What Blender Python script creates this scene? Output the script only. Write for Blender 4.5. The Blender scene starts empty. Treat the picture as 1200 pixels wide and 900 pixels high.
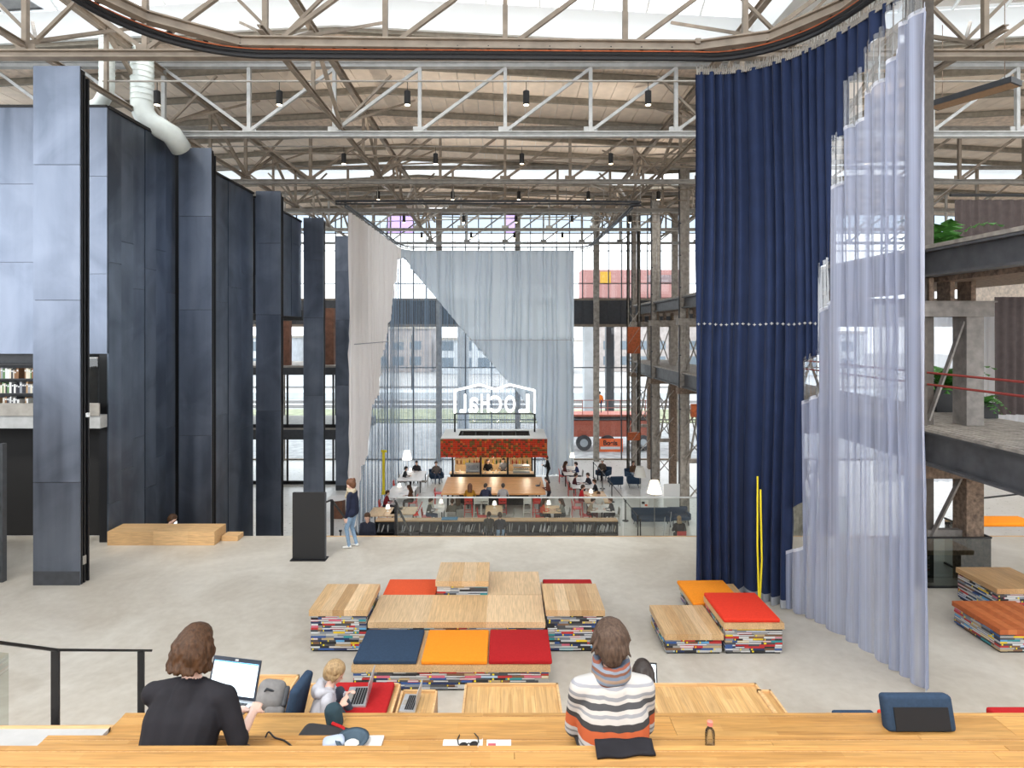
import bpy, bmesh, math, random
import numpy as np
from mathutils import Vector, Matrix, Quaternion

sc = bpy.context.scene
C = sc.collection
random.seed(7)
PI = math.pi
H = 5.44            # camera height above the upper floor
LOW = -4.06         # level of the lower (cafe) floor
EDGE = 15.87        # where the upper floor ends
FAC = 44.0          # glass facade

# ------------------------------------------------------------------ camera, sky, exposure
cam_d = bpy.data.cameras.new('camera')
cam = bpy.data.objects.new('camera', cam_d); C.objects.link(cam)
cam.location = (0, 0, H); cam.rotation_euler = (PI/2, 0, 0)
cam_d.sensor_width = 36.0; cam_d.sensor_fit = 'HORIZONTAL'
cam_d.lens = 36.0*700/1200
cam_d.shift_x = 8/1200; cam_d.shift_y = -62/1200
cam_d.clip_start = 0.05; cam_d.clip_end = 800
sc.camera = cam

w = bpy.data.worlds.new('overcast'); sc.world = w; w.use_nodes = True
nt = w.node_tree; nt.nodes.clear()
wo = nt.nodes.new('ShaderNodeOutputWorld'); wb = nt.nodes.new('ShaderNodeBackground')
wb.inputs['Color'].default_value = (0.92, 0.96, 1.0, 1); wb.inputs['Strength'].default_value = 1.0
nt.links.new(wb.outputs[0], wo.inputs[0])

sun_d = bpy.data.lights.new('sun', 'SUN'); sun = bpy.data.objects.new('sun', sun_d); C.objects.link(sun)
sun_d.energy = 0.6; sun_d.angle = math.radians(12); sun_d.color = (1.0, 0.93, 0.82)
sun.rotation_euler = (math.radians(38), math.radians(-14), 0)

sc.view_settings.view_transform = 'Standard'
sc.view_settings.look = 'None'
sc.view_settings.exposure = 1.95
sc.view_settings.gamma = 1.0
sc.view_settings.use_curve_mapping = False
sc.cycles.transparent_max_bounces = 32
sc.cycles.max_bounces = 8
sc.cycles.diffuse_bounces = 4
sc.cycles.sample_clamp_indirect = 6.0

# ------------------------------------------------------------------ materials
MATS = {}
def newmat(name):
    m = bpy.data.materials.new(name); m.use_nodes = True
    n = m.node_tree.nodes; n.clear()
    o = n.new('ShaderNodeOutputMaterial')
    MATS[name] = m
    return m, n, m.node_tree.links, o
def pbr(name, col, rough=0.6, metal=0.0, var=0.0, vscale=6.0, stretch=(1,1,1), bump=0.0, emit=None, spec=0.5, sheen=0.0, trans=0.0, alpha=1.0):
    m, n, l, o = newmat(name)
    b = n.new('ShaderNodeBsdfPrincipled')
    b.inputs['Base Color'].default_value = (*col, 1); b.inputs['Roughness'].default_value = rough
    b.inputs['Metallic'].default_value = metal; b.inputs['Specular IOR Level'].default_value = spec
    b.inputs['Sheen Weight'].default_value = sheen; b.inputs['Transmission Weight'].default_value = trans
    b.inputs['Alpha'].default_value = alpha
    if emit:
        b.inputs['Emission Color'].default_value = (*emit[0], 1); b.inputs['Emission Strength'].default_value = emit[1]
    if var > 0 or bump > 0:
        tc = n.new('ShaderNodeTexCoord'); mp = n.new('ShaderNodeMapping'); mp.inputs['Scale'].default_value = stretch
        l.new(tc.outputs['Object'], mp.inputs[0])
        ns = n.new('ShaderNodeTexNoise'); ns.inputs['Scale'].default_value = vscale; ns.inputs['Detail'].default_value = 5
        l.new(mp.outputs[0], ns.inputs['Vector'])
        if var > 0:
            mr = n.new('ShaderNodeMapRange'); mr.inputs['From Min'].default_value = .3; mr.inputs['From Max'].default_value = .7
            mr.inputs['To Min'].default_value = 1-var; mr.inputs['To Max'].default_value = 1+var
            l.new(ns.outputs[0], mr.inputs[0])
            hs = n.new('ShaderNodeHueSaturation'); hs.inputs['Color'].default_value = (*col, 1)
            l.new(mr.outputs[0], hs.inputs['Value']); l.new(hs.outputs[0], b.inputs['Base Color'])
        if bump > 0:
            bp = n.new('ShaderNodeBump'); bp.inputs['Strength'].default_value = bump; bp.inputs['Distance'].default_value = .02
            l.new(ns.outputs[0], bp.inputs['Height']); l.new(bp.outputs[0], b.inputs['Normal'])
    l.new(b.outputs[0], o.inputs[0])
    return m

def wood(name, c1, c2, axis='x', rough=0.42, stave=(1.2, .09)):
    """oak: glued staves (brick pattern) with fine grain along one axis"""
    m, n, l, o = newmat(name)
    b = n.new('ShaderNodeBsdfPrincipled'); b.inputs['Roughness'].default_value = rough
    tc = n.new('ShaderNodeTexCoord'); mp = n.new('ShaderNodeMapping')
    if axis == 'y': mp.inputs['Rotation'].default_value = (0, 0, PI/2)
    l.new(tc.outputs['Object'], mp.inputs[0])
    oi = n.new('ShaderNodeObjectInfo'); ad = n.new('ShaderNodeVectorMath'); ad.operation = 'ADD'
    sc_ = n.new('ShaderNodeVectorMath'); sc_.operation = 'SCALE'; sc_.inputs[0].default_value = (13.1, 7.7, 3.3)
    l.new(oi.outputs['Random'], sc_.inputs['Scale']); l.new(mp.outputs[0], ad.inputs[0]); l.new(sc_.outputs[0], ad.inputs[1])
    br = n.new('ShaderNodeTexBrick'); br.inputs['Scale'].default_value = 1; br.inputs['Brick Width'].default_value = stave[0]
    br.inputs['Row Height'].default_value = stave[1]; br.inputs['Mortar Size'].default_value = .0012; br.inputs['Mortar Smooth'].default_value = 1
    br.offset = .37; br.inputs['Color1'].default_value = (*c1, 1); br.inputs['Color2'].default_value = (*c2, 1)
    br.inputs['Mortar'].default_value = (*[x*.8 for x in c2], 1)
    l.new(ad.outputs[0], br.inputs['Vector'])
    m2 = n.new('ShaderNodeMapping'); m2.inputs['Scale'].default_value = (1.5, 26, 26); l.new(ad.outputs[0], m2.inputs[0])
    ns = n.new('ShaderNodeTexNoise'); ns.inputs['Scale'].default_value = 2.2; ns.inputs['Detail'].default_value = 6; ns.inputs['Distortion'].default_value = .6
    l.new(m2.outputs[0], ns.inputs['Vector'])
    mr = n.new('ShaderNodeMapRange'); mr.inputs['From Min'].default_value = .3; mr.inputs['From Max'].default_value = .7
    mr.inputs['To Min'].default_value = .76; mr.inputs['To Max'].default_value = 1.18; l.new(ns.outputs[0], mr.inputs[0])
    r2 = n.new('ShaderNodeMath'); r2.operation = 'MULTIPLY_ADD'; r2.inputs[1].default_value = .22; r2.inputs[2].default_value = .89
    l.new(oi.outputs['Random'], r2.inputs[0])
    mm = n.new('ShaderNodeMath'); mm.operation = 'MULTIPLY'; l.new(mr.outputs[0], mm.inputs[0]); l.new(r2.outputs[0], mm.inputs[1])
    hs = n.new('ShaderNodeHueSaturation'); l.new(br.outputs[0], hs.inputs['Color']); l.new(mm.outputs[0], hs.inputs['Value'])
    l.new(hs.outputs[0], b.inputs['Base Color']); l.new(b.outputs[0], o.inputs[0])
    return m

def glass(name, tint=(.93, .97, .97), gloss=.12, rough=.02):
    m, n, l, o = newmat(name)
    t = n.new('ShaderNodeBsdfTransparent'); t.inputs[0].default_value = (*tint, 1)
    g = n.new('ShaderNodeBsdfGlossy'); g.inputs['Roughness'].default_value = rough
    fr = n.new('ShaderNodeFresnel'); fr.inputs[0].default_value = 1.45
    ml = n.new('ShaderNodeMath'); ml.operation = 'MULTIPLY'; ml.inputs[1].default_value = gloss/.04*1.0
    ml.use_clamp = True
    l.new(fr.outputs[0], ml.inputs[0])
    mx = n.new('ShaderNodeMixShader'); l.new(ml.outputs[0], mx.inputs[0]); l.new(t.outputs[0], mx.inputs[1]); l.new(g.outputs[0], mx.inputs[2])
    l.new(mx.outputs[0], o.inputs[0])
    return m

def sheer(name, col, opac, stripe=0.0, sscale=40.0, transl=.5):
    """thin cloth: part clear, part lit from both sides; optional threads running down"""
    m, n, l, o = newmat(name)
    d = n.new('ShaderNodeBsdfDiffuse'); d.inputs[0].default_value = (*col, 1)
    tl = n.new('ShaderNodeBsdfTranslucent'); tl.inputs[0].default_value = (*col, 1)
    a = n.new('ShaderNodeMixShader'); a.inputs[0].default_value = transl; l.new(d.outputs[0], a.inputs[1]); l.new(tl.outputs[0], a.inputs[2])
    t = n.new('ShaderNodeBsdfTransparent')
    mx = n.new('ShaderNodeMixShader'); mx.inputs[0].default_value = opac
    if stripe > 0:
        uv = n.new('ShaderNodeUVMap'); mp = n.new('ShaderNodeMapping'); mp.inputs['Scale'].default_value = (sscale, .02, 1)
        l.new(uv.outputs[0], mp.inputs[0])
        ns = n.new('ShaderNodeTexNoise'); ns.inputs['Scale'].default_value = 1.0; ns.inputs['Detail'].default_value = 3
        l.new(mp.outputs[0], ns.inputs['Vector'])
        mr = n.new('ShaderNodeMapRange'); mr.inputs['From Min'].default_value = .36; mr.inputs['From Max'].default_value = .64
        mr.inputs['To Min'].default_value = max(0, opac-stripe); mr.inputs['To Max'].default_value = min(1, opac+stripe)
        l.new(ns.outputs[0], mr.inputs[0]); l.new(mr.outputs[0], mx.inputs[0])
    l.new(t.outputs[0], mx.inputs[1]); l.new(a.outputs[0], mx.inputs[2]); l.new(mx.outputs[0], o.inputs[0])
    return m

def concrete(name, c1, c2, rough=.45, scale=.5):
    m, n, l, o = newmat(name)
    b = n.new('ShaderNodeBsdfPrincipled')
    tc = n.new('ShaderNodeTexCoord')
    ns = n.new('ShaderNodeTexNoise'); ns.inputs['Scale'].default_value = scale; ns.inputs['Detail'].default_value = 8; ns.inputs['Roughness'].default_value = .62; ns.inputs['Distortion'].default_value = .8
    l.new(tc.outputs['Object'], ns.inputs['Vector'])
    n2 = n.new('ShaderNodeTexNoise'); n2.inputs['Scale'].default_value = scale*14; n2.inputs['Detail'].default_value = 6
    l.new(tc.outputs['Object'], n2.inputs['Vector'])
    ad = n.new('ShaderNodeMath'); ad.operation = 'MULTIPLY_ADD'; ad.inputs[1].default_value = .35; l.new(n2.outputs[0], ad.inputs[0]); 
    l.new(ns.outputs[0], ad.inputs[2])
    cr = n.new('ShaderNodeValToRGB'); cr.color_ramp.elements[0].position = .5; cr.color_ramp.elements[0].color = (*c1, 1)
    cr.color_ramp.elements[1].position = .85; cr.color_ramp.elements[1].color = (*c2, 1)
    l.new(ad.outputs[0], cr.inputs[0]); l.new(cr.outputs[0], b.inputs['Base Color'])
    mr = n.new('ShaderNodeMapRange'); mr.inputs['To Min'].default_value = rough-.12; mr.inputs['To Max'].default_value = rough+.15
    l.new(n2.outputs[0], mr.inputs[0]); l.new(mr.outputs[0], b.inputs['Roughness'])
    b.inputs['Specular IOR Level'].default_value = .4
    l.new(b.outputs[0], o.inputs[0])
    return m

def steel(name, c1, c2, rough=.38, metal=.85):
    """blued mill-scale sheet steel: cloudy, with long streaks down the sheet"""
    m, n, l, o = newmat(name)
    b = n.new('ShaderNodeBsdfPrincipled'); b.inputs['Metallic'].default_value = metal
    tc = n.new('ShaderNodeTexCoord'); mp = n.new('ShaderNodeMapping'); mp.inputs['Scale'].default_value = (1.6, 1.6, .10)
    oi = n.new('ShaderNodeObjectInfo'); ad = n.new('ShaderNodeVectorMath'); ad.operation = 'ADD'
    sc_ = n.new('ShaderNodeVectorMath'); sc_.operation = 'SCALE'; sc_.inputs[0].default_value = (17.1, 9.7, 5.3)
    l.new(oi.outputs['Random'], sc_.inputs['Scale']); l.new(tc.outputs['Object'], ad.inputs[0]); l.new(sc_.outputs[0], ad.inputs[1])
    l.new(ad.outputs[0], mp.inputs[0])
    ns = n.new('ShaderNodeTexNoise'); ns.inputs['Scale'].default_value = 1.3; ns.inputs['Detail'].default_value = 5; l.new(mp.outputs[0], ns.inputs['Vector'])
    n2 = n.new('ShaderNodeTexNoise'); n2.inputs['Scale'].default_value = .7; n2.inputs['Detail'].default_value = 7; n2.inputs['Distortion'].default_value = 1; l.new(ad.outputs[0], n2.inputs['Vector'])
    av = n.new('ShaderNodeMath'); av.operation = 'ADD'; l.new(ns.outputs[0], av.inputs[0]); l.new(n2.outputs[0], av.inputs[1])
    hv = n.new('ShaderNodeMath'); hv.operation = 'MULTIPLY'; hv.inputs[1].default_value = .5; l.new(av.outputs[0], hv.inputs[0])
    cr = n.new('ShaderNodeValToRGB'); cr.color_ramp.elements[0].position = .38; cr.color_ramp.elements[0].color = (*c1, 1)
    cr.color_ramp.elements[1].position = .62; cr.color_ramp.elements[1].color = (*c2, 1)
    l.new(hv.outputs[0], cr.inputs[0]); l.new(cr.outputs[0], b.inputs['Base Color'])
    mr = n.new('ShaderNodeMapRange'); mr.inputs['From Min'].default_value = .3; mr.inputs['From Max'].default_value = .7
    mr.inputs['To Min'].default_value = rough-.08; mr.inputs['To Max'].default_value = rough+.12; l.new(ns.outputs[0], mr.inputs[0])
    l.new(mr.outputs[0], b.inputs['Roughness']); l.new(b.outputs[0], o.inputs[0])
    return m

def stripes(name, stops, z0, z1, rough=.9, axis=2):
    """cloth with horizontal bands of colour; stops = [(height 0..1, colour)]"""
    m, n, l, o = newmat(name)
    b = n.new('ShaderNodeBsdfPrincipled'); b.inputs['Roughness'].default_value = rough; b.inputs['Specular IOR Level'].default_value = .15
    tc = n.new('ShaderNodeTexCoord'); sx = n.new('ShaderNodeSeparateXYZ'); l.new(tc.outputs['Object'], sx.inputs[0])
    ns = n.new('ShaderNodeTexNoise'); ns.inputs['Scale'].default_value = 9; l.new(tc.outputs['Object'], ns.inputs['Vector'])
    ma = n.new('ShaderNodeMath'); ma.operation = 'MULTIPLY_ADD'; ma.inputs[1].default_value = .02; l.new(ns.outputs[0], ma.inputs[0]); l.new(sx.outputs[axis], ma.inputs[2])
    mr = n.new('ShaderNodeMapRange'); mr.inputs['From Min'].default_value = z0; mr.inputs['From Max'].default_value = z1; l.new(ma.outputs[0], mr.inputs[0])
    cr = n.new('ShaderNodeValToRGB'); cr.color_ramp.interpolation = 'CONSTANT'
    e = cr.color_ramp.elements
    e[0].position = 0; e[0].color = (*stops[0][1], 1); e[1].position = stops[1][0]; e[1].color = (*stops[1][1], 1)
    for p, c in stops[2:]:
        x = e.new(p); x.color = (*c, 1)
    l.new(mr.outputs[0], cr.inputs[0]); l.new(cr.outputs[0], b.inputs['Base Color']); l.new(b.outputs[0], o.inputs[0])
    return m

M_floor = concrete('polished_concrete', (.44, .385, .315), (.60, .55, .475), .36, .45)
M_lowfloor = concrete('pale_concrete', (.60, .58, .54), (.70, .68, .65), .3, .4)
M_oak = wood('oak', (.56, .335, .15), (.66, .42, .205), 'x')
M_oaky = wood('oak_crosswise', (.56, .335, .15), (.66, .42, .205), 'y')
M_oak_pale = wood('oak_pale', (.66, .45, .25), (.72, .50, .29), 'y', stave=(2.4, .2))
M_oak_mid = wood('oak_mid', (.56, .355, .175), (.62, .40, .20), 'y', stave=(2.4, .2))
M_oak_dark = wood('oak_dark', (.47, .275, .12), (.54, .325, .15), 'y', stave=(2.4, .2))
M_tier = wood('oak_tier', (.42, .21, .058), (.50, .275, .088), 'x', .38, stave=(1.1, .085))
M_tray = wood('oak_tray', (.50, .29, .11), (.58, .36, .155), 'y', .42, stave=(.55, .06))
M_tablewood = wood('table_wood', (.62, .30, .11), (.68, .36, .15), 'x', .4)
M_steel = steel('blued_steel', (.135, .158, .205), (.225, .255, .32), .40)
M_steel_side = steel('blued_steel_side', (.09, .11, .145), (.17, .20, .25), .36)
M_black = pbr('black_metal', (.012, .012, .014), .45, .2)
M_blackmatt = pbr('black_matt', (.012, .011, .011), .7)
M_darkgrey = pbr('dark_grey_paint', (.045, .048, .055), .5, var=.2)
M_taupe = pbr('taupe_paint', (.27, .22, .17), .6, var=.22, vscale=3)
M_greysteel = pbr('pale_grey_paint', (.42, .42, .41), .55, var=.15, vscale=4)
M_midsteel = pbr('mid_grey_paint', (.31, .285, .25), .6, var=.2, vscale=4)
M_oldsteel = pbr('worn_grey_steel', (.34, .305, .265), .7, var=.35, vscale=5, bump=.2)
M_deckedge = pbr('deck_edge_steel', (.085, .085, .09), .5, var=.3, vscale=3)
M_rust = pbr('rusty_steel', (.20, .14, .10), .8, var=.5, vscale=12, bump=.3)
M_orangerust = pbr('orange_primer', (.42, .10, .03), .7, var=.3, vscale=8)
M_roof = pbr('roof_board', (.85, .735, .62), .8, var=.10, vscale=2)
M_roof2 = pbr('roof_board_dark', (.74, .61, .50), .8, var=.22, vscale=5)
M_purlin = pbr('purlin_paint', (.27, .235, .185), .7, var=.2)
M_white = pbr('white_paint', (.88, .90, .90), .5)
M_duct = pbr('white_duct', (.72, .77, .74), .45, var=.05)
M_offwhite = pbr('off_white', (.70, .68, .63), .6)
M_glass = glass('window_glass', (.95, .98, .99), .06)
M_skyglass = glass('skylight_glass', (.93, .97, 1.0), .04)
M_balu = glass('balustrade_glass', (.72, .76, .72), .10)
M_topglass = glass('blue_grey_glass', (.26, .31, .36), .06)
M_violet_glow = glass('violet_glass', (.30, .22, .46), .06)  # purple glow reflected in the upper windows, put into the tint
M_navycloth = pbr('midnight_velvet', (.012, .022, .062), .75, var=.12, vscale=3, sheen=.06, spec=.2)
M_greyhem = pbr('grey_hem', (.30, .31, .33), .8)
M_sheer = sheer('sheer_lilac', (.40, .435, .565), .80, .22, 13.0, .38)
M_sheerfar = sheer('string_curtain', (.24, .31, .40), .44, .44, 26.0, .4)
M_curtain_shade = sheer('white_curtain', (.60, .67, .735), .98, 0, 1, .14)  # far run of the same curtain, its cooler shade put into the colour
M_curtain_lit = sheer('warm_pale_curtain', (.90, .86, .84), .98, 0, 1, .3)  # side run of the same curtain, warm light put into the colour
M_seam = pbr('curtain_seam', (.35, .35, .38), .9)
M_plastic = glass('clear_vinyl', (.80, .84, .90), .22, .12)
M_browncloth = pbr('brown_curtain', (.055, .040, .038), .85, var=.2)
M_navy = pbr('navy_fabric', (.032, .055, .095), .9, var=.1, vscale=40, spec=.15)
M_orange = pbr('orange_fabric', (.86, .27, .02), .9, var=.06, vscale=40, spec=.15)
M_red = pbr('red_fabric', (.40, .016, .018), .9, var=.08, vscale=40, spec=.15)
M_scarlet = pbr('scarlet_fabric', (.72, .045, .022), .9, var=.06, vscale=40, spec=.15)
M_coral = pbr('coral_fabric', (.72, .10, .035), .9, var=.06, vscale=40, spec=.15)
M_redmetal = pbr('red_metal', (.60, .04, .03), .4)
M_yellow = pbr('yellow_strap', (.85, .68, .02), .6)
M_lamp = pbr('lamp_shade', (.9, .82, .68), .8, emit=((1.0, .86, .62), .8))
M_lampwhite = pbr('white_lamp_shade', (.9, .88, .84), .8, emit=((1.0, .94, .85), .35))
M_bulb = pbr('lamp_lens', (1, .9, .75), .5, emit=((1.0, .82, .55), 3.0))
M_neon = pbr('sign_light', (1, 1, 1), .5, emit=((1, 1, 1), 1.0))
M_screen = pbr('lit_screen', (.3, .4, .5), .3, emit=((.78, .92, 1.0), .75))
M_screenbar = pbr('screen_bar', (.05, .2, .5), .3, emit=((.1, .35, .75), .5))
M_laptop = pbr('silver_laptop', (.50, .51, .53), .35, .5)
M_laptopdark = pbr('dark_laptop', (.035, .045, .065), .4)
M_keys = pbr('black_keys', (.012, .012, .013), .5)
M_paper = pbr('paper', (.66, .66, .65), .7)
M_greybag = pbr('grey_rucksack', (.20, .19, .185), .85, var=.12, vscale=20)
M_blackbag = pbr('black_rucksack', (.022, .02, .022), .75, var=.2)
M_leaf = pbr('leaf_green', (.06, .20, .03), .6, var=.3, vscale=8)
M_gravel = pbr('ballast', (.32, .32, .32), .9, var=.3, vscale=1.5)
M_grass = pbr('verge_green', (.21, .225, .14), .9, var=.4, vscale=1.2)
M_rail = pbr('rail_steel', (.25, .24, .24), .4, .6)
M_farwhite = pbr('far_building', (.42, .45, .48), .8, var=.15, vscale=.6)  # distant grey-blue haze put into the colour
M_farwall = pbr('far_building_brick', (.30, .27, .26), .8, var=.2, vscale=.8)  # brick greyed, with distant haze put into the colour
M_farglass = pbr('far_window', (.12, .15, .18), .2)
M_machine = pbr('machine_orange', (.40, .10, .06), .55, var=.15)
M_machdark = pbr('machine_dark', (.05, .05, .055), .6)
M_banner = pbr('orange_banner', (.80, .14, .03), .6)
M_brick = pbr('brown_brick', (.17, .075, .045), .85, var=.3, vscale=3)
M_pinkish = pbr('table_white', (.76, .72, .69), .4)
M_denim = pbr('jeans', (.20, .30, .42), .85, var=.18, vscale=30)
M_skin = pbr('skin', (.66, .40, .30), .5)
M_skin2 = pbr('skin_fair', (.74, .48, .38), .5)
M_eye = pbr('eye', (.03, .02, .02), .3)
M_hairbrown = pbr('hair_brown', (.060, .028, .013), .55, spec=.25, var=.45, vscale=22, stretch=(3, 3, .5), bump=.4)
M_hairred = pbr('hair_auburn', (.13, .05, .02), .55, var=.35, vscale=22, stretch=(3, 3, .5), bump=.4)
M_hairgrey = pbr('hair_greybrown', (.078, .050, .036), .65, spec=.2, var=.4, vscale=24, stretch=(3, 3, .7), bump=.4)
M_hairdark = pbr('hair_dark', (.03, .02, .016), .5, var=.3, vscale=22, stretch=(3, 3, .5))
M_hairblond = pbr('hair_blond', (.34, .225, .11), .6, var=.3, vscale=24, stretch=(3, 3, .7), bump=.4)
M_blacktee = pbr('black_cotton', (.018, .017, .021), .85, var=.2, vscale=6, bump=.15, spec=.2)
M_blackdenim = pbr('black_denim', (.035, .036, .042), .9, var=.25, vscale=18)
M_cushdark = pbr('dark_mesh_back', (.012, .012, .014), .9)
PALETTE = {}
def colmat(name, c, rough=.85):
    if name not in PALETTE: PALETTE[name] = pbr(name, c, rough, var=.12, vscale=12, spec=.2)
    return PALETTE[name]

# ------------------------------------------------------------------ mesh helpers
class MB:
    """collects simple shapes and links them as ONE mesh object"""
    def __init__(s): s.v = []; s.f = []; s.m = []; s.uv = None
    def add(s, vs, fs, mi=0):
        k = len(s.v); s.v.extend([tuple(v) for v in vs]); s.f.extend([tuple(i+k for i in f) for f in fs]); s.m.extend([mi]*len(fs)); return s
    def box(s, x0, y0, z0, x1, y1, z1, mi=0):
        v = [(x0,y0,z0),(x1,y0,z0),(x1,y1,z0),(x0,y1,z0),(x0,y0,z1),(x1,y0,z1),(x1,y1,z1),(x0,y1,z1)]
        return s.add(v, [(3,2,1,0),(4,5,6,7),(0,1,5,4),(1,2,6,5),(2,3,7,6),(3,0,4,7)], mi)
    def cbox(s, c, d, mi=0, rot=None):
        hx, hy, hz = d[0]/2, d[1]/2, d[2]/2
        v = [Vector(p) for p in [(-hx,-hy,-hz),(hx,-hy,-hz),(hx,hy,-hz),(-hx,hy,-hz),(-hx,-hy,hz),(hx,-hy,hz),(hx,hy,hz),(-hx,hy,hz)]]
        if rot is not None: v = [rot @ p for p in v]
        v = [p + Vector(c) for p in v]
        return s.add(v, [(3,2,1,0),(4,5,6,7),(0,1,5,4),(1,2,6,5),(2,3,7,6),(3,0,4,7)], mi)
    def bar(s, a, b, w_=.05, h=None, mi=0, up=(0,0,1)):
        a, b = Vector(a), Vector(b); d = (b-a).normalized(); u = Vector(up)
        if abs(d.dot(u)) > .98: u = Vector((0,1,0))
        x = d.cross(u).normalized(); y = x.cross(d).normalized(); h = w_ if h is None else h
        v = []
        for p in (a, b):
            for sx, sy in ((-1,-1),(1,-1),(1,1),(-1,1)): v.append(p + x*sx*w_/2 + y*sy*h/2)
        return s.add(v, [(0,1,2,3),(7,6,5,4),(0,4,5,1),(1,5,6,2),(2,6,7,3),(3,7,4,0)], mi)
    def ibeam(s, a, b, w_=.2, h=.3, t=.025, mi=0):
        a, b = Vector(a), Vector(b); z = Vector((0,0,h/2-t/2))
        s.bar(a+z, b+z, w_, t, mi); s.bar(a-z, b-z, w_, t, mi); s.bar(a, b, t, h-2*t, mi); return s
    def tube(s, pts, r, n=8, mi=0, caps=True):
        pts = [Vector(p) for p in pts]; rs = r if isinstance(r, (list, tuple)) else [r]*len(pts)
        rings = []; prev = None
        for i, p in enumerate(pts):
            d = (pts[min(i+1, len(pts)-1)] - pts[max(i-1, 0)]).normalized()
            if prev is None:
                u = Vector((0,0,1)) if abs(d.z) < .9 else Vector((1,0,0))
                x = d.cross(u).normalized()
            else:
                x = (prev - d*prev.dot(d)).normalized()
            prev = x; y = d.cross(x)
            rings.append([p + (x*math.cos(2*PI*k/n) + y*math.sin(2*PI*k/n))*rs[i] for k in range(n)])
        vs = [q for rg in rings for q in rg]; fs = []
        for i in range(len(pts)-1):
            for k in range(n): fs.append((i*n+k, i*n+(k+1)%n, (i+1)*n+(k+1)%n, (i+1)*n+k))
        if caps: fs.append(tuple(range(n))[::-1]); fs.append(tuple((len(pts)-1)*n+k for k in range(n)))
        return s.add(vs, fs, mi)
    def lathe(s, prof, c=(0,0,0), n=16, mi=0):
        vs = []; fs = []
        for r, z in prof:
            for k in range(n): vs.append((c[0]+r*math.cos(2*PI*k/n), c[1]+r*math.sin(2*PI*k/n), c[2]+z))
        for i in range(len(prof)-1):
            for k in range(n): fs.append((i*n+k, i*n+(k+1)%n, (i+1)*n+(k+1)%n, (i+1)*n+k))
        fs.append(tuple(range(n))[::-1]); fs.append(tuple((len(prof)-1)*n+k for k in range(n)))
        return s.add(vs, fs, mi)
    def ball(s, c, r, n=10, mi=0):
        r = (r, r, r) if not isinstance(r, (tuple, list)) else r
        vs = [(c[0], c[1], c[2]-r[2])]; fs = []; m = n//2
        for i in range(1, m):
            a = -PI/2 + PI*i/m
            for k in range(n): vs.append((c[0]+r[0]*math.cos(a)*math.cos(2*PI*k/n), c[1]+r[1]*math.cos(a)*math.sin(2*PI*k/n), c[2]+r[2]*math.sin(a)))
        vs.append((c[0], c[1], c[2]+r[2])); t = len(vs)-1
        for k in range(n): fs.append((0, 1+(k+1)%n, 1+k)); fs.append((t, 1+(m-2)*n+k, 1+(m-2)*n+(k+1)%n))
        for i in range(m-2):
            for k in range(n): fs.append((1+i*n+k, 1+i*n+(k+1)%n, 1+(i+1)*n+(k+1)%n, 1+(i+1)*n+k))
        return s.add(vs, fs, mi)
    def prism(s, poly, axis, a, b, mi=0):
        """poly = outline in the two other axes, pulled along axis from a to b"""
        def P(q, t): return (t, q[0], q[1]) if axis == 'x' else (q[0], t, q[1]) if axis == 'y' else (q[0], q[1], t)
        n = len(poly); vs = [P(q, a) for q in poly] + [P(q, b) for q in poly]
        fs = [tuple(range(n))[::-1], tuple(range(n, 2*n))] + [(i, (i+1)%n, n+(i+1)%n, n+i) for i in range(n)]
        return s.add(vs, fs, mi)
    def mesh(s, name, mats):
        me = bpy.data.meshes.new(name); me.from_pydata(s.v, [], s.f)
        for m in (mats if isinstance(mats, (list, tuple)) else [mats]): me.materials.append(m)
        if any(s.m): me.polygons.foreach_set('material_index', s.m)
        me.update(); return me
    def build(s, name, mats, parent=None, loc=None, smooth=False, rotz=0, fix=False):
        me = s.mesh(name, mats)
        if fix:
            bm = bmesh.new(); bm.from_mesh(me); bmesh.ops.recalc_face_normals(bm, faces=bm.faces); bm.to_mesh(me); bm.free()
        if smooth: me.polygons.foreach_set('use_smooth', [True]*len(me.polygons))
        return link(name, me, parent, loc, rotz)
LAST = [None]
def link(name, me, parent=None, loc=None, rotz=0):
    o = bpy.data.objects.new(name, me); C.objects.link(o); LAST[0] = o
    if parent is not None: o.parent = parent
    if loc is not None: o.location = loc
    if rotz: o.rotation_euler = (0, 0, rotz)
    return o
def tag(o, label=None, cat=None, group=None, kind=None):
    if label: o['label'] = label
    if cat: o['category'] = cat
    if group: o['group'] = group
    if kind: o['kind'] = kind
    return o
def thing(name, label, cat, loc=(0,0,0), rotz=0, group=None):
    o = bpy.data.objects.new(name, None); C.objects.link(o); o.location = loc; o.rotation_euler = (0,0,rotz)
    o.empty_display_size = .1
    return tag(o, label, cat, group)
def structure(o, label=None): return tag(o, label, None, None, 'structure')
def copy_tree(o, parent=None):
    c = o.copy(); C.objects.link(c)
    if parent is not None: c.parent = parent
    for ch in list(o.children): copy_tree(ch, c)
    return c
def softbox(name, dims, bev, mat, parent=None, loc=(0,0,0), rot=(0,0,0), seg=3):
    bm = bmesh.new(); bmesh.ops.create_cube(bm, size=1)
    bmesh.ops.scale(bm, vec=dims, verts=bm.verts)
    bmesh.ops.bevel(bm, geom=bm.edges[:], offset=bev, segments=seg, affect='EDGES', profile=.5)
    me = bpy.data.meshes.new(name); bm.to_mesh(me); bm.free(); me.materials.append(mat)
    me.polygons.foreach_set('use_smooth', [True]*len(me.polygons))
    o = link(name, me, parent, loc); o.rotation_euler = rot
    return o
def wx(px, Y): return (px-592)*Y/700.0
def wz(py, Y): return H-(py-388)*Y/700.0
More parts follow.
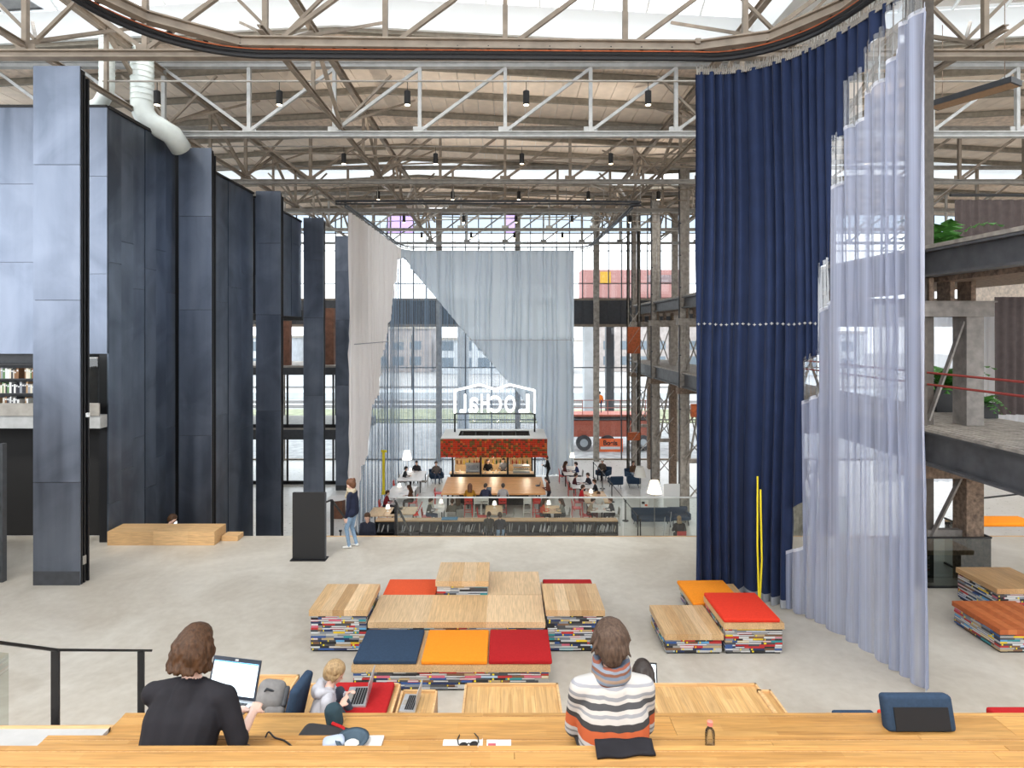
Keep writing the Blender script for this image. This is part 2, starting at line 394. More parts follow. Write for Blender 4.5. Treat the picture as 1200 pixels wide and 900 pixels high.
# ================================================================== THE SETTING
# ---- floors
m = MB(); m.box(-24, -5.0, -.30, 34, EDGE, 0)
upper = structure(m.build('floor', M_floor))
m = MB(); m.box(-5.2, EDGE-.07, -.31, 34, EDGE+.004, .004); m.build('floor_edging', M_oak, upper)
m = MB(); m.box(-40, EDGE-4, LOW-.3, 40, FAC+.4, LOW)
structure(m.build('floor', M_lowfloor))
m = MB(); m.box(-24, EDGE-.25, LOW, 34, EDGE-.05, -.3); structure(m.build('wall_under_landing', M_offwhite))

q = MB(); q.box(-14.4, -5, 0, -14.1, 12.4, 4.2); structure(q.build('wall_west_near', pbr('walnut_wall', (.10, .06, .038), .6, var=.2)))  # unseen wall added so the columns reflect brown low down
q = MB(); q.box(-24, -5.3, 0, 34, -5.0, 5.0); structure(q.build('wall_south', pbr('plaster_wall', (.30, .26, .22), .8)))
# ---- seating tiers (wood), each tread a run of glued planks
TX0, TX1 = -3.05, 8.6
TIERS = [(1.85, 2.61, 3.56, -3.05), (2.61, 3.29, 3.15, -3.05), (3.29, 3.98, 2.74, -3.05), (3.98, 4.84, 2.34, -3.08)]
tier_t = thing('seating_tiers', 'broad oak seating tiers stepping down towards the concrete floor', 'tiered seating', (0,0,0))
PLANKM = {}
for (y0, y1, z, x0) in TIERS:
    m = MB(); m.box(x0+.03, y0+.02, max(0, z-.9), TX1, y1-.03, z-.045); m.build('riser', M_oak, tier_t)
    nrow = 2; d = (y1-y0)/nrow
    for r in range(nrow):
        x = x0 + (0 if r == 0 else 0); first = True
        off = [1.7, 2.6, 2.1, 1.3][int(z*3) % 4] + .5*r
        while x < TX1:
            L = off if first else 2.6
            first = False
            L = min(L, TX1-x)
            key = (round(L, 2), round(d, 3))
            if key not in PLANKM:
                q = MB(); q.box(.0015, .002, -.045, L-.0015, d-.002, 0); PLANKM[key] = q.mesh('plank', M_tier)
            link('plank', PLANKM[key], tier_t, (x, y0+r*d, z)); x += L
for (y0, y1, z, x0) in TIERS:
    x = x0
    while x < TX1:
        L = min(2.9, TX1-x); q = MB(); q.box(x+.002, y1-.034, z-.05, x+L-.002, y1+.004, z+.004); q.build('nosing', M_tier, tier_t); x += L
    q = MB(); q.box(x0, y1-.040, z-.004, TX1, y1-.035, z+.001); q.build('edge_groove', M_oak_dark, tier_t)
m = MB(); m.box(-3.05, 1.1, 0, TX1, 1.85, 3.97); m.build('riser', M_oak, tier_t)
# lower, hidden tiers and the wooden trays that stand on them
m = MB(); m.box(-3.05, 4.84, 0, TX1, 5.45, 1.48); m.build('riser', M_oak, tier_t)
m = MB(); m.box(-3.05, 5.45, 0, TX1, 6.75, .95); m.build('riser', M_oak, tier_t)
m = MB(); m.box(-3.05, 6.75, 0, TX1, 7.4, .47); m.build('riser', M_oak, tier_t)

M_stair = pbr('stair_terrazzo', (.42, .41, .40), .6, var=.08)
# ---- walking stair beside the tiers
st = thing('concrete_stair', 'pale stair with timber nosings beside the seating tiers', 'stair', (0,0,0))
for k in range(0, 13):
    z = .85+.19*(k-4); y = 6.95-.29*(k-4)
    q = MB(); q.box(-5.25, y-.31, max(0, z-.19), -3.06, y, z); q.build('step', M_stair, st)
    q = MB(); q.box(-5.25, y-.02, z-.04, -3.06, y+.006, z+.003); q.build('nosing', M_oak, st)

def handrail(name, label, pts, posts, glass_to=None):
    t = thing(name, label, 'handrail')
    q = MB()
    for a, b in zip(pts[:-1], pts[1:]): q.bar(a, b, .055, .03)
    q.build('rail', M_black, t)
    for (x, y, zb, zt) in posts:
        q = MB(); q.box(x-.045, y-.012, zb, x+.045, y+.012, zt); q.box(x-.06, y-.05, zb, x+.06, y+.05, zb+.012); q.build('post', M_black, t)
    return t
RX = -5.12
hr = handrail('stair_handrail', 'black handrail on flat posts beside the stair at the tiers', [(RX, 4.6, 3.20), (RX, 6.8, 1.81), (RX, 8.62, .83)],
         [(RX, 5.3, 1.93, 2.76), (RX, 6.8, .85, 1.81), (RX, 8.4, 0, .94)])
q = MB(); q.add([(RX,5.35,1.9),(RX,6.16,1.3),(RX,6.16,2.12),(RX,5.35,2.63)], [(0,1,2,3)]); q.build('glass_panel', M_balu, hr)

# ---- blued steel columns along the west side
def steel_column(y, zb, label):
    t = thing('steel_column', label, 'column', (0,0,0))
    zt = 11.12
    seams = sorted(set([zb] + [z for z in (2.2, 6.1, 9.0) if z > zb+1] + [zt]))
    for a, b in zip(seams[:-1], seams[1:]):
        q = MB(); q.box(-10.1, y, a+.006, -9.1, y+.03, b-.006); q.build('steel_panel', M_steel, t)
    q = MB(); q.box(-10.08, y+.03, zb, -9.13, y+.20, zt-.05); q.build('core', M_black, t)
    for k, (xa, yy) in enumerate(((-9.10, y+.05), (-9.10, y+.14), (-9.085, y+.24))):
        q = MB(); q.box(-10.06, yy, zb, xa, yy+.035, zt-.10-.04*k); q.build('side_flange', M_black, t)
    q = MB(); q.box(-10.1, y-.004, zb, -9.1, y+.0, zb+.30); q.build('kick_plate', M_darkgrey, t)
    return t
c1 = steel_column(12.78, 0, 'tall blued steel column at the edge of the concrete floor, nearest of its row')
q = MB(); q.cbox((-9.07, 12.98, 3.62), (.05, .06, .09)); q.build('wall_box', M_white, c1)
q = MB(); q.cbox((-9.085, 12.9, .5), (.02, .09, .18)); q.build('socket_plate', M_midsteel, c1)
steel_column(18.50, LOW, 'blued steel column beyond the timber bench, second of its row')
steel_column(24.20, LOW, 'blued steel column third of its row, beside the opening to the window')
steel_column(29.90, LOW, 'slim dark steel column in the open gap beside the grey curtain')
steel_column(35.6, LOW, 'dark steel column half hidden behind the grey curtain')

# ---- steel clad walls between the columns
def clad_wall(y0, y1, zb, zt, n, name='wall_west'):
    s = None; d = (y1-y0)/n
    q = MB(); q.box(-10.45, y0+.02, zb, -10.25, y1, zt-.03); s = structure(q.build(name, M_black))
    for i in range(n):
        zs = [zb, zb+(zt-zb)*(.33+.05*(i % 3)), zb+(zt-zb)*(.70+.04*((i+1) % 3)), zt]
        for a, b in zip(zs[:-1], zs[1:]):
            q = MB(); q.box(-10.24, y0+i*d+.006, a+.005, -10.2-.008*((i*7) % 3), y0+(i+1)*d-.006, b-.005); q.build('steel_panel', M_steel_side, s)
    q = MB(); q.box(-10.5, y0, zt-.02, -10.16, y1, zt+.06); q.build('coping', M_blackmatt, s)
    return s
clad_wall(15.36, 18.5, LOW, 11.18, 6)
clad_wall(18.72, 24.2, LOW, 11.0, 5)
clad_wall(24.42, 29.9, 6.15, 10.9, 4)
# wall facing the camera across the recess
q = MB(); q.box(-24, 15.34, 4.86, -10.24, 15.6, 11.15); s = structure(q.build('wall_recess', M_black))
for i in range(9):
    x1 = -10.2-i*1.5; x0 = x1-1.49
    for a, b in ((4.86, 6.9+.3*(i % 2)), (6.91+.3*(i % 2), 9.2+.2*((i+1) % 2)), (9.21+.2*((i+1) % 2), 11.17)):
        q = MB(); q.box(x0, 15.30, a, x1, 15.34, b); q.build('steel_panel', M_steel, s)
q = MB(); q.box(-24, 15.27, 11.17, -10.2, 15.65, 11.23); q.build('coping', M_blackmatt, s)
# gallery slab under that wall, black wall under the gallery
q = MB(); q.box(-24, 15.1, 2.98, -10.24, 17.8, 3.30); gal = structure(q.build('floor_gallery', M_greysteel))
q = MB(); q.box(-24, 15.06, 3.30, -10.24, 15.1, 3.62); q.build('edge_board', M_midsteel, gal)
q = MB(); q.box(-24, 15.9, 0, -10.24, 16.1, 2.98); structure(q.build('wall_under_gallery', M_blackmatt))
q = MB(); q.box(-24, 17.7, 3.3, -10.3, 17.9, 6.5); structure(q.build('wall_gallery_back', M_darkgrey))
q = MB(); q.box(-10.24, 12.0, 4.6, -10.2, 12.1, 4.62); 
# black screen wall with a door left of the first column
q = MB(); q.box(-24, 13.15, 0, -11.35, 13.3, 3.0); s = structure(q.build('wall_entrance', M_blackmatt))
d1 = MB(); d1.box(-11.35, 12.95, .02, -10.95, 13.0, 2.98); d1 = structure(d1.build('door_1', M_black), 'black steel door beside the nearest blued column')
q = MB(); q.box(-10.95, 12.92, 0, -10.87, 13.03, 3.0); q.build('door_frame', M_darkgrey, d1)
for z in (1.0, 1.33):
    q = MB(); q.lathe([(.03, 0), (.03, .03)], (0, 0, 0), 12); o = q.build('door_knob', M_greysteel, d1, (-11.05, 12.95, z)); o.rotation_euler = (PI/2, 0, 0)
for z in (.25, 1.55, 1.85):
    q = MB(); q.box(-10.98, 12.9, z, -10.92, 12.95, z+.1); q.build('door_hinge', M_black, d1)
q = MB(); q.box(-11.4, 12.94, .30, -11.15, 12.949, .40); q.build('door_label', M_offwhite, d1)
q = MB(); q.tube([(-11.6, 12.85, 2.0), (-10.98, 12.85, 2.12)], .012, 6); q.tube([(-11.6,12.85,2.0),(-11.6,12.95,2.0)], .012, 6); q.build('door_bar', M_greysteel, d1)
q = MB(); q.box(-24, 12.6, -.01, -10.95, 12.95, .006); q.build('threshold', M_tablewood, upper)

# ---- far glass facade: one window per bay, upper lights over a dark band, tall lights below
def facade_bay(i, xc):
    W = 5.75; x0, x1 = xc-W/2, xc+W/2
    s = thing('window_%d' % (i+1), None, None); structure(s, 'tall glazed facade bay with thin dark mullions')
    fr = MB()
    fr.box(x0, FAC-.05, 5.75, x1, FAC+.25, 5.95); fr.box(x0, FAC-.05, 7.7, x1, FAC+.2, 7.85)
    fr.box(x0, FAC, 14.0, x1, FAC+.15, 14.25); fr.box(x0, FAC, LOW, x1, FAC+.15, LOW+.1)
    fr.build('window_frame', M_taupe, s)
    n = 6
    b = MB(); b.box(x0, FAC+.06, 5.95, x1, FAC+.2, 7.7); b.build('spandrel', M_darkgrey, s)
    for k in range(n+1):
        x = x0+k*W/n
        q = MB(); q.box(x-.035, FAC-.02, 5.95, x+.035, FAC+.1, 14.0); q.build('mullion', M_darkgrey, s)
    rows = [7.85, 8.95, 11.35, 12.65, 14.0]
    for z in rows[1:-1]:
        q = MB(); q.box(x0, FAC-.01, z-.035, x1, FAC+.08, z+.035); q.build('transom', M_darkgrey, s)
    for r in range(4):
        for k in range(n):
            xx = x0+k*W/n
            violet_glow = (r == 3 and ((i, k) in ((3, 2), (3, 3), (4, 5))))  # panes tinted where the reflected glow sits
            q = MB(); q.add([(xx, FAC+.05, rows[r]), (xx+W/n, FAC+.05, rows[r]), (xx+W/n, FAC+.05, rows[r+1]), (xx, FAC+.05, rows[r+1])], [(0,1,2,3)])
            q.build('pane', M_violet_glow if violet_glow else M_topglass if r == 3 else M_glass, s)
    lows = [LOW+.1, -1.1, 2.75, 5.75]
    for k in range(4):
        x = x0+k*W/3
        q = MB(); q.box(x-.04, FAC, LOW, x+.04, FAC+.12, 5.75); q.build('mullion', M_darkgrey, s)
    for z in lows[1:-1]:
        q = MB(); q.box(x0, FAC, z-.04, x1, FAC+.1, z+.04); q.build('transom', M_darkgrey, s)
    for r in range(3):
        for k in range(3):
            xx = x0+k*W/3
            q = MB(); q.add([(xx, FAC+.06, lows[r]), (xx+W/3, FAC+.06, lows[r]), (xx+W/3, FAC+.06, lows[r+1]), (xx, FAC+.06, lows[r+1])], [(0,1,2,3)])
            q.build('pane', M_glass, s)
FX = [-22.1+5.75*k for k in range(11)]
for i, xc in enumerate([x-(-22.1)+(-4.84+5.75/2-5.75*4) for x in FX]): facade_bay(i-1 if False else i, xc)
for k, x in enumerate([-4.84+5.75*j for j in range(-3, 6)]):
    t = MB(); t.box(x-.2, FAC-.5, LOW, x+.2, FAC-.44, 14.2); t.box(x-.05, FAC-.44, LOW, x+.05, FAC-.2, 14.2); t.box(x-.2, FAC-.2, LOW, x+.2, FAC-.14, 14.2)
    t.build('facade_column', M_oldsteel); o = LAST[0]; structure(o)
for x in (10.55,):
    q = MB(); q.box(x-.4, 60, LOW, x+.4, 60.8, 7.5); structure(q.build('facade_column', M_darkgrey))

# ---- side walls far out, roof
q = MB(); q.box(-24.3, 15.6, LOW, -24, FAC, 5.5); structure(q.build('wall_west', M_darkgrey))
q = MB(); q.box(33.7, 6, LOW, 34, FAC, 14.2); structure(q.build('wall_east', M_roof2))

ZR = 14.55
def rz(x): return ZR-.055*abs(((x+5+13) % 26)-13)      # gently pitched: ridge at x = -5, valleys at -18 and 8
BRK = [-24, -18, -5, 8, 21, 34]
ceil_root = thing('ceiling', None, None); structure(ceil_root)
def along_roof(x0, x1):
    xs = [x0]+[b for b in BRK if x0+.01 < b < x1-.01]+[x1]; return list(zip(xs[:-1], xs[1:]))
def purlin(y):
    q = MB()
    for a, b in along_roof(-24, 34): q.ibeam((a, y, rz(a)-.12), (b, y, rz(b)-.12), .12, .22, .02)
    q.build('purlin', M_purlin, ceil_root)
PM = {}
def panel(x, y0, y1, mat):
    sg = 1 if rz(x+.62) > rz(x) else -1; key = (sg, round(y1-y0, 3), mat.name)
    if key not in PM:
        d = sg*.055*.6; q = MB(); q.add([(.012, 0, 0), (.608, 0, d), (.608, y1-y0, d), (.012, y1-y0, 0), (.012, 0, .04), (.608, 0, d+.04), (.608, y1-y0, d+.04), (.012, y1-y0, .04)], [(3,2,1,0),(4,5,6,7),(0,1,5,4),(1,2,6,5),(2,3,7,6),(3,0,4,7)])
        PM[key] = q.mesh('ceiling_panel', mat)
    link('ceiling_panel', PM[key], ceil_root, (x, y0, rz(x)))
def loose_panel(jm, x, y0, y1, mi):
    a, b = rz(x+.012), rz(x+.608)
    jm.add([(x+.012, y0, a), (x+.608, y0, b), (x+.608, y1, b), (x+.012, y1, a), (x+.012, y0, a+.04), (x+.608, y0, b+.04), (x+.608, y1, b+.04), (x+.012, y1, a+.04)], [(3,2,1,0),(4,5,6,7),(0,1,5,4),(1,2,6,5),(2,3,7,6),(3,0,4,7)], mi)
rows = [17.7, 19.95, 22.2, 24.45, 26.7, 28.95, 31.2]
joined = MB()
for r, (a, b) in enumerate(zip(rows[:-1], rows[1:])):
    purlin(a+.1); x = -24.0
    while x < 34:
        mat = M_roof2 if r in (0, 3) else M_roof
        if -11.5 <= x < 10.5: panel(x, a, b, mat)
        else: loose_panel(joined, x, a, b, 1 if mat is M_roof2 else 0)
        x += .62
for a in (34.4, 36.8, 39.2, 41.6):
    purlin(a+.1); x = -24.0
    while x < 34: loose_panel(joined, x, a, a+2.4, 1); x += .62
purlin(31.1); purlin(17.72)
tag(joined.build('ceiling_panels_beyond', [M_roof, M_roof2], ceil_root), kind='stuff')
def deck(x0, x1, y0, y1):
    q = MB()
    for a, b in along_roof(x0, x1): q.prism([(a, rz(a)+.045), (b, rz(b)+.045), (b, rz(b)+.25), (a, rz(a)+.25)], 'y', y0, y1)
    q.build('roof_deck', M_white, ceil_root, fix=True)
deck(-24, 34, 17.7, 31.2); deck(-24, 34, 34.4, FAC+.3); deck(-24, -21, 13.4, 17.7); deck(7.4, 9.9, 13.4, 17.7); deck(-24, 34, 8.2, 13.45); deck(-24, 34, -4, 3.0)
def skylight(label, x0, x1, y0, y1, nb):
    s = thing('skylight', None, None); structure(s, label)
    ym = (y0+y1)/2; zk = lambda x: rz(x)+.75; zt = lambda x: rz(x)+1.9
    for (ya, yb) in ((y0-.06, y0+.06), (y1-.06, y1+.06)):
        q = MB()
        for a, b in along_roof(x0, x1): q.prism([(a, rz(a)-.12), (b, rz(b)-.12), (b, zk(b)), (a, zk(a))], 'y', ya, yb)
        q.build('kerb', M_white, s, fix=True)
    for x in (x0, x1):
        q = MB(); q.box(x-.06, y0, rz(x)-.12, x+.06, y1, zk(x)); q.build('kerb', M_white, s)
        q = MB(); q.add([(x, y0, zk(x)), (x, y1, zk(x)), (x, ym, zt(x))], [(0,1,2)]); q.build('pane', M_skyglass, s)
    for k in range(nb+1):
        x = x0+(x1-x0)*k/nb
        q = MB(); q.bar((x, y0, zk(x)), (x, ym, zt(x)), .06, .08); q.bar((x, y1, zk(x)), (x, ym, zt(x)), .06, .08); q.build('glazing_bar', M_white, s)
        if k < nb:
            xb = x0+(x1-x0)*(k+1)/nb
            q = MB(); q.add([(x, y0, zk(x)), (xb, y0, zk(xb)), (xb, ym, zt(xb)), (x, ym, zt(x))], [(0,1,2,3)]); q.build('pane', M_skyglass, s)
            q = MB(); q.add([(x, ym, zt(x)), (xb, ym, zt(xb)), (xb, y1, zk(xb)), (x, y1, zk(x))], [(0,1,2,3)]); q.build('pane', M_skyglass, s)
    q = MB()
    for a, b in along_roof(x0, x1): q.bar((a, ym, zt(a)), (b, ym, zt(b)), .08, .1)
    q.build('ridge', M_white, s)
skylight('wide glazed roof light over the seating tiers', -23.8, 33.8, 3.1, 8.1, 24)  # out of view, added for more daylight in the hall
skylight('long glazed roof light with white bars above the near truss', -21, 7.3, 13.5, 17.6, 18)
skylight('glazed roof light above the gallery beyond the curtain', 10.0, 21, 13.5, 17.6, 7)
skylight('far strip of glazed roof light above the cafe', -18, 8.0, 31.3, 34.3, 18)
skylight('far strip of glazed roof light above the side gallery', 9.6, 33, 31.3, 34.3, 14)

# ---- roof trusses
def truss(y, label, mat_ch, mat_web, x0=-23.85, x1=29.15, zb=11.54, zt=13.70):
    t = thing('roof_truss', label, 'truss', (0, y, 0), 0, 'trusses spanning the hall')
    q = MB(); q.ibeam((x0, 0, zb), (x1, 0, zb), .22, .17, .03); q.build('bottom_chord', mat_ch, t)
    q = MB(); q.ibeam((x0, 0, zt), (x1, 0, zt), .2, .17, .03); q.build('top_chord', mat_ch, t)
    n = int(round((x1-x0)/2.65)); xs = [x0+(x1-x0)*k/n for k in range(n+1)]
    for k, x in enumerate(xs):
        q = MB(); q.bar((x, 0, zb+.08), (x, 0, zt-.08), .11, .11); q.build('web_post', mat_web, t)
        q = MB(); q.cbox((x, 0, zb+.14), (.42, .02, .22)); q.build('gusset_plate', mat_web, t)
    for k in range(n):
        a, b = ((xs[k], zb+.1), (xs[k+1], zt-.1))
        if xs[k] < -9: a, b = ((xs[k], zt-.1), (xs[k+1], zb+.1))
        q = MB(); q.bar((a[0], 0, a[1]), (b[0], 0, b[1]), .09, .09); q.build('web_diagonal', mat_web, t)
    return t
truss(13.2, 'taupe painted roof truss under the near roof light', M_taupe, M_taupe)
truss(18.55, 'pale grey roof truss, second from the near roof light', M_greysteel, M_greysteel)  # paler grey carries the light falling on this truss
truss(24.4, 'grey brown roof truss, third from the near roof light', M_midsteel, M_taupe)
truss(30.2, 'grey brown roof truss in front of the far roof light', M_midsteel, M_taupe)
truss(35.9, 'grey brown roof truss behind the far roof light', M_midsteel, M_midsteel)
truss(41.4, 'pale roof truss just inside the far glass facade', M_greysteel, M_greysteel)
def long_truss(x, label):
    t = thing('longitudinal_truss', label, 'truss', (x, 0, 0))
    q = MB(); q.ibeam((0, 12.4, 13.45), (0, 43.5, 13.45), .16, .2, .03); q.build('top_chord', M_taupe, t)
    q = MB(); q.ibeam((0, 12.4, 11.75), (0, 43.5, 11.75), .12, .12, .02); q.build('bottom_chord', M_taupe, t)
    ys = [13.2, 18.55, 24.4, 30.2, 35.9, 41.4]
    for a, b in zip(ys[:-1], ys[1:]):
        mid = (a+b)/2
        for (p, r) in (((a, 11.8), (mid, 13.4)), ((mid, 13.4), (b, 11.8))):
            q = MB(); q.bar((0, p[0], p[1]), (0, r[0], r[1]), .1, .1); q.build('web_diagonal', M_taupe, t)
        q = MB(); q.bar((0, mid, 11.8), (0, mid, 13.5), .09, .09); q.build('web_post', M_taupe, t)
        for s_ in (-1, 1):
            q = MB(); q.bar((0, a+.3, 12.0), (s_*1.9, a+2.6, 13.6), .07, .07); q.bar((0, a+.3, 12.0), (s_*1.5, a+.3, 13.5), .07, .07); q.build('sway_brace', M_taupe, t)
long_truss(-5.1, 'long roof truss running towards the facade above the grey curtain')
long_truss(6.3, 'long roof truss running towards the facade beside the blue curtain')
long_truss(10.4, 'long roof truss running above the crane gallery columns')
long_truss(-10.6, 'long roof truss running above the blued steel walls')
for k, (y, x0, x1) in enumerate(((21.4, -9, 9), (27.2, -9, 9), (33.0, -9, 9))):
    q = MB(); q.tube([(x0, y, 11.9), (x1, y+2.4, 11.9)], .03, 6); q.tube([(x1, y, 11.9), (x0, y+2.4, 11.9)], .03, 6)
    tag(q.build('bracing_rods', M_taupe), ['thin crossed bracing rods above the second lamp row', 'thin crossed bracing rods above the third lamp row', 'thin crossed bracing rods under the far roof light'][k], 'bracing')

# ---- crane gallery and trestle columns along the east side
gal_t = thing('crane_gallery', 'long riveted crane gallery of two levels along the east columns', 'gallery', (0,0,0))
q = MB(); q.ibeam((9.0, 9.5, 6.87), (9.0, 42.5, 6.87), .35, .56, .05); q.build('upper_beam', M_deckedge, gal_t)
q = MB(); q.box(8.82, 9.5, 7.16, 9.3, 42.5, 7.24); q.build('crane_rail', M_oldsteel, gal_t)
q = MB(); q.box(9.3, 9.5, 6.5, 11.6, 42.5, 6.62); q.build('upper_deck', M_rust, gal_t)
q = MB(); q.ibeam((9.0, 9.5, 2.98), (9.0, 42.5, 2.98), .34, .72, .05); q.build('lower_beam', M_deckedge, gal_t)
q = MB(); q.box(8.80, 9.5, 3.34, 8.86, 42.5, 3.40); q.build('edge_rail', M_oldsteel, gal_t)
DP = {}
for k in range(16):
    q = MB(); q.box(8.90+.165*k, 9.5, 3.35, 8.90+.165*k+.13, 42.5, 3.41); q.build('plank', M_oldsteel, gal_t)
q = MB(); q.ibeam((11.55, 9.5, 2.98), (11.55, 42.5, 2.98), .3, .7, .05); q.build('lower_beam', M_rust, gal_t)
for z, mt in ((4.30, M_orangerust), (4.55, M_orangerust)):
    q = MB(); q.tube([(9.05, 9.5, z), (9.05, 26, z)], .025, 6); q.build('hand_rod', colmat('red_rod', (.32, .06, .05)), gal_t)
for y in (10.2, 16, 22):
    q = MB(); q.bar((9.05, y, 3.4), (9.05, y, 4.6), .05, .05); q.build('stanchion', M_oldsteel, gal_t)
M_trestle = pbr('dark_trestle_paint', (.21, .19, .172), .7, var=.3, vscale=5, bump=.2); M_tallleg = pbr('brown_black_steel', (.085, .07, .058), .6, var=.25)
def trestle(y, label, zb, full=True):
    S_ = M_trestle if zb == 0 else M_oldsteel
    t = thing('trestle_column', label, 'column', (9.0, y, 0), 0, 'riveted trestle columns under the crane gallery')
    q = MB()
    for dx, dy in ((-.14, -.14), (-.14, .14), (.18, 0)): q.box(dx-.09, dy-.03, zb, dx+.09, dy+.03, 13.8)
    q.box(-.04, -.16, zb, .04, .16, 13.8)
    q.build('tall_leg', M_tallleg if zb == 0 else M_oldsteel, t)
    for (a, b) in ((zb, 2.55), (3.42, 5.8)):
        q = MB(); q.box(.85, -.2, a, 1.22, .2, b); q.build('short_leg', S_ if a > 0 else M_rust, t)
        q = MB(); q.bar((.1, -.1, a+.1 if a > 0 else a+.35*(b-a)), (.85, -.1, b-.15), .1, .04); (q.bar((.1, .1, b-.2), (.85, .1, a+.15 if a > 0 else a+.5*(b-a)), .1, .04) if zb < 0 else None); q.build('cross_brace', S_, t)
    q = MB(); q.box(-.35, -.25, 5.75, 1.4, .25, 6.05); q.box(-.4, -.28, 6.05, 1.45, .28, 6.08); q.build('cap_beam', S_, t)
    q = MB(); q.box(-.35, -.25, 2.30, 1.4, .25, 2.60); q.build('cap_beam', M_rust, t)
    for x in (.05, .5, .95):
        q = MB(); q.box(x, -.2, 6.08, x+.1, .2, 6.58); q.build('stool', M_rust, t)
    q = MB(); q.box(0, -.08, 1.0 if zb == 0 else -1.2, 1.0, .08, 1.15 if zb == 0 else -1.0); q.build('strut', S_, t)
    if zb < 0:
        for k, z in enumerate((-3.2, -1.0, .6)):
            q = MB(); q.bar((-.05, -.18, z), (1.05, -.18, z+1.3), .1, .04); q.bar((1.05, .18, z), (-.05, .18, z+1.3), .1, .04); q.build('cross_brace', S_, t)
    q = MB()
    for z in (1.5, 4.2, 7.6, 9.2, 10.8): q.box(-.32, -.2, z, -.2, -.1, z+.06)
    q.tube([(-.30, -.17, zb), (-.30, -.17, 13.5)], .03, 6); q.build('cable_pipe', M_darkgrey, t)
    return t
trestle(12.95, 'near trestle column rising beside the white sheer curtain', 0)
trestle(18.55, 'trestle column hidden mostly by the blue curtain', LOW)
trestle(24.3, 'riveted trestle column just beyond the blue curtain', LOW, False)
trestle(30.05, 'riveted trestle column beside the cafe sofa', LOW, False)
trestle(35.8, 'riveted trestle column beside the blue armchairs', LOW, False)
trestle(41.3, 'riveted trestle column next to the far glass', LOW, False)
# second line of lattice between the trestles: loose posts and orange steel seen beyond the curtain
t = thing('lattice_mast', 'weathered lattice mast with orange primer patches near the facade', 'mast', (8.3, 38.6, 0))
for dx in (-.35, .35):
    q = MB(); q.ibeam((dx, 0, LOW), (dx, 0, 13.0), .2, .2, .04); q.build('mast_leg', M_oldsteel, t)
for k in range(9):
    z = LOW+1.0+1.1*k
    q = MB(); q.bar((-.35, -.1, z), (.35, -.1, z+1.0), .09, .03); q.bar((.35, .1, z), (-.35, .1, z+1.0), .09, .03); q.build('lacing_bar', M_oldsteel, t)
for z in (-1.6, 4.0):
    q = MB(); q.box(-.4, -.14, z, .4, .14, z+(.5 if z < 0 else 1.7)); q.build('primer_plate', M_orangerust, t)
q = MB(); q.box(8.0, 25.6, 1.75, 9.3, 25.8, 2.3); tag(q.build('primer_beam', M_orangerust), 'short orange primed steel beam under the gallery deck', 'beam')
# far wall band under the gallery, fill behind east side: curtains
def flat_drape(name, label, x0, x1, y, z0, z1, mat, amp=.06, wl=.32, parent=None, group=None):
    q = MB(); n = int((x1-x0)/.05); vs = []; fs = []
    for i in range(n+1):
        x = x0+(x1-x0)*i/n; d = amp*math.sin(2*PI*x/wl+1.3*math.sin(x*2.1))
        vs += [(x, y+d, z0), (x, y+d*.6, z1)]
    for i in range(n): fs.append((2*i, 2*i+2, 2*i+3, 2*i+1))
    q.add(vs, fs); o = q.build(name, mat, parent, smooth=True)
    if label: tag(o, label, 'curtain', group)
    return o
flat_drape('brown_curtain', 'dark brown curtain hanging along the upper gallery beside the fern', 14.75, 24.0, 19.6, 7.0, 9.75, M_browncloth)
flat_drape('brown_curtain', 'dark brown curtain hanging between the two gallery decks', 16.6, 26.0, 20.3, 2.6, 6.6, M_browncloth)
flat_drape('striped_curtain', 'pale grey striped curtain behind the near trestle column', 13.2, 26.0, 21.4, .05, 6.4, sheer('striped_sheer', (.75, .78, .84), .8, .3, 8, .4), .07, .4)
q = MB(); q.tube([(14.6, 19.6, 9.9), (24, 19.6, 9.9)], .05, 8); q.build('curtain_rail', M_black); tag(LAST[0], 'black rail above the upper brown curtain', 'rail')

# glass round the foot of the near trestle
gb = thing('glass_guard', 'smoked glass guard around the foot of the near trestle column', 'glass guard', (0,0,0))
for (a, b) in (((8.95, 12.66), (10.3, 12.66)), ((10.3, 12.66), (10.3, 14.0))):
    q = MB(); q.add([(a[0], a[1], .02), (b[0], b[1], .02), (b[0], b[1], 1.05), (a[0], a[1], 1.05)], [(0,1,2,3)]); q.build('pane', glass('smoked_glass_%d' % len(MATS), (.30, .36, .35), .14), gb)
    q = MB(); q.bar((a[0], a[1], 1.06), (b[0], b[1], 1.06), .04, .03); q.bar((a[0], a[1], .015), (b[0], b[1], .015), .05, .03); q.build('rail', M_black, gb)

# balustrade on the landing edge
bl = thing('glass_balustrade', 'long glass balustrade along the edge of the upper floor above the cafe', 'balustrade', (0,0,0))
x = wx(465, EDGE)
while x < 8.3:
    L = 2.0
    q = MB(); q.add([(x+.01, EDGE-.05, .01), (x+L-.01, EDGE-.05, .01), (x+L-.01, EDGE-.05, 1.02), (x+.01, EDGE-.05, 1.02)], [(0,1,2,3)]); q.build('pane', M_balu, bl); x += L
q = MB(); q.box(wx(465, EDGE), EDGE-.075, 1.02, x, EDGE-.025, 1.05); q.build('rail', M_greysteel, bl)

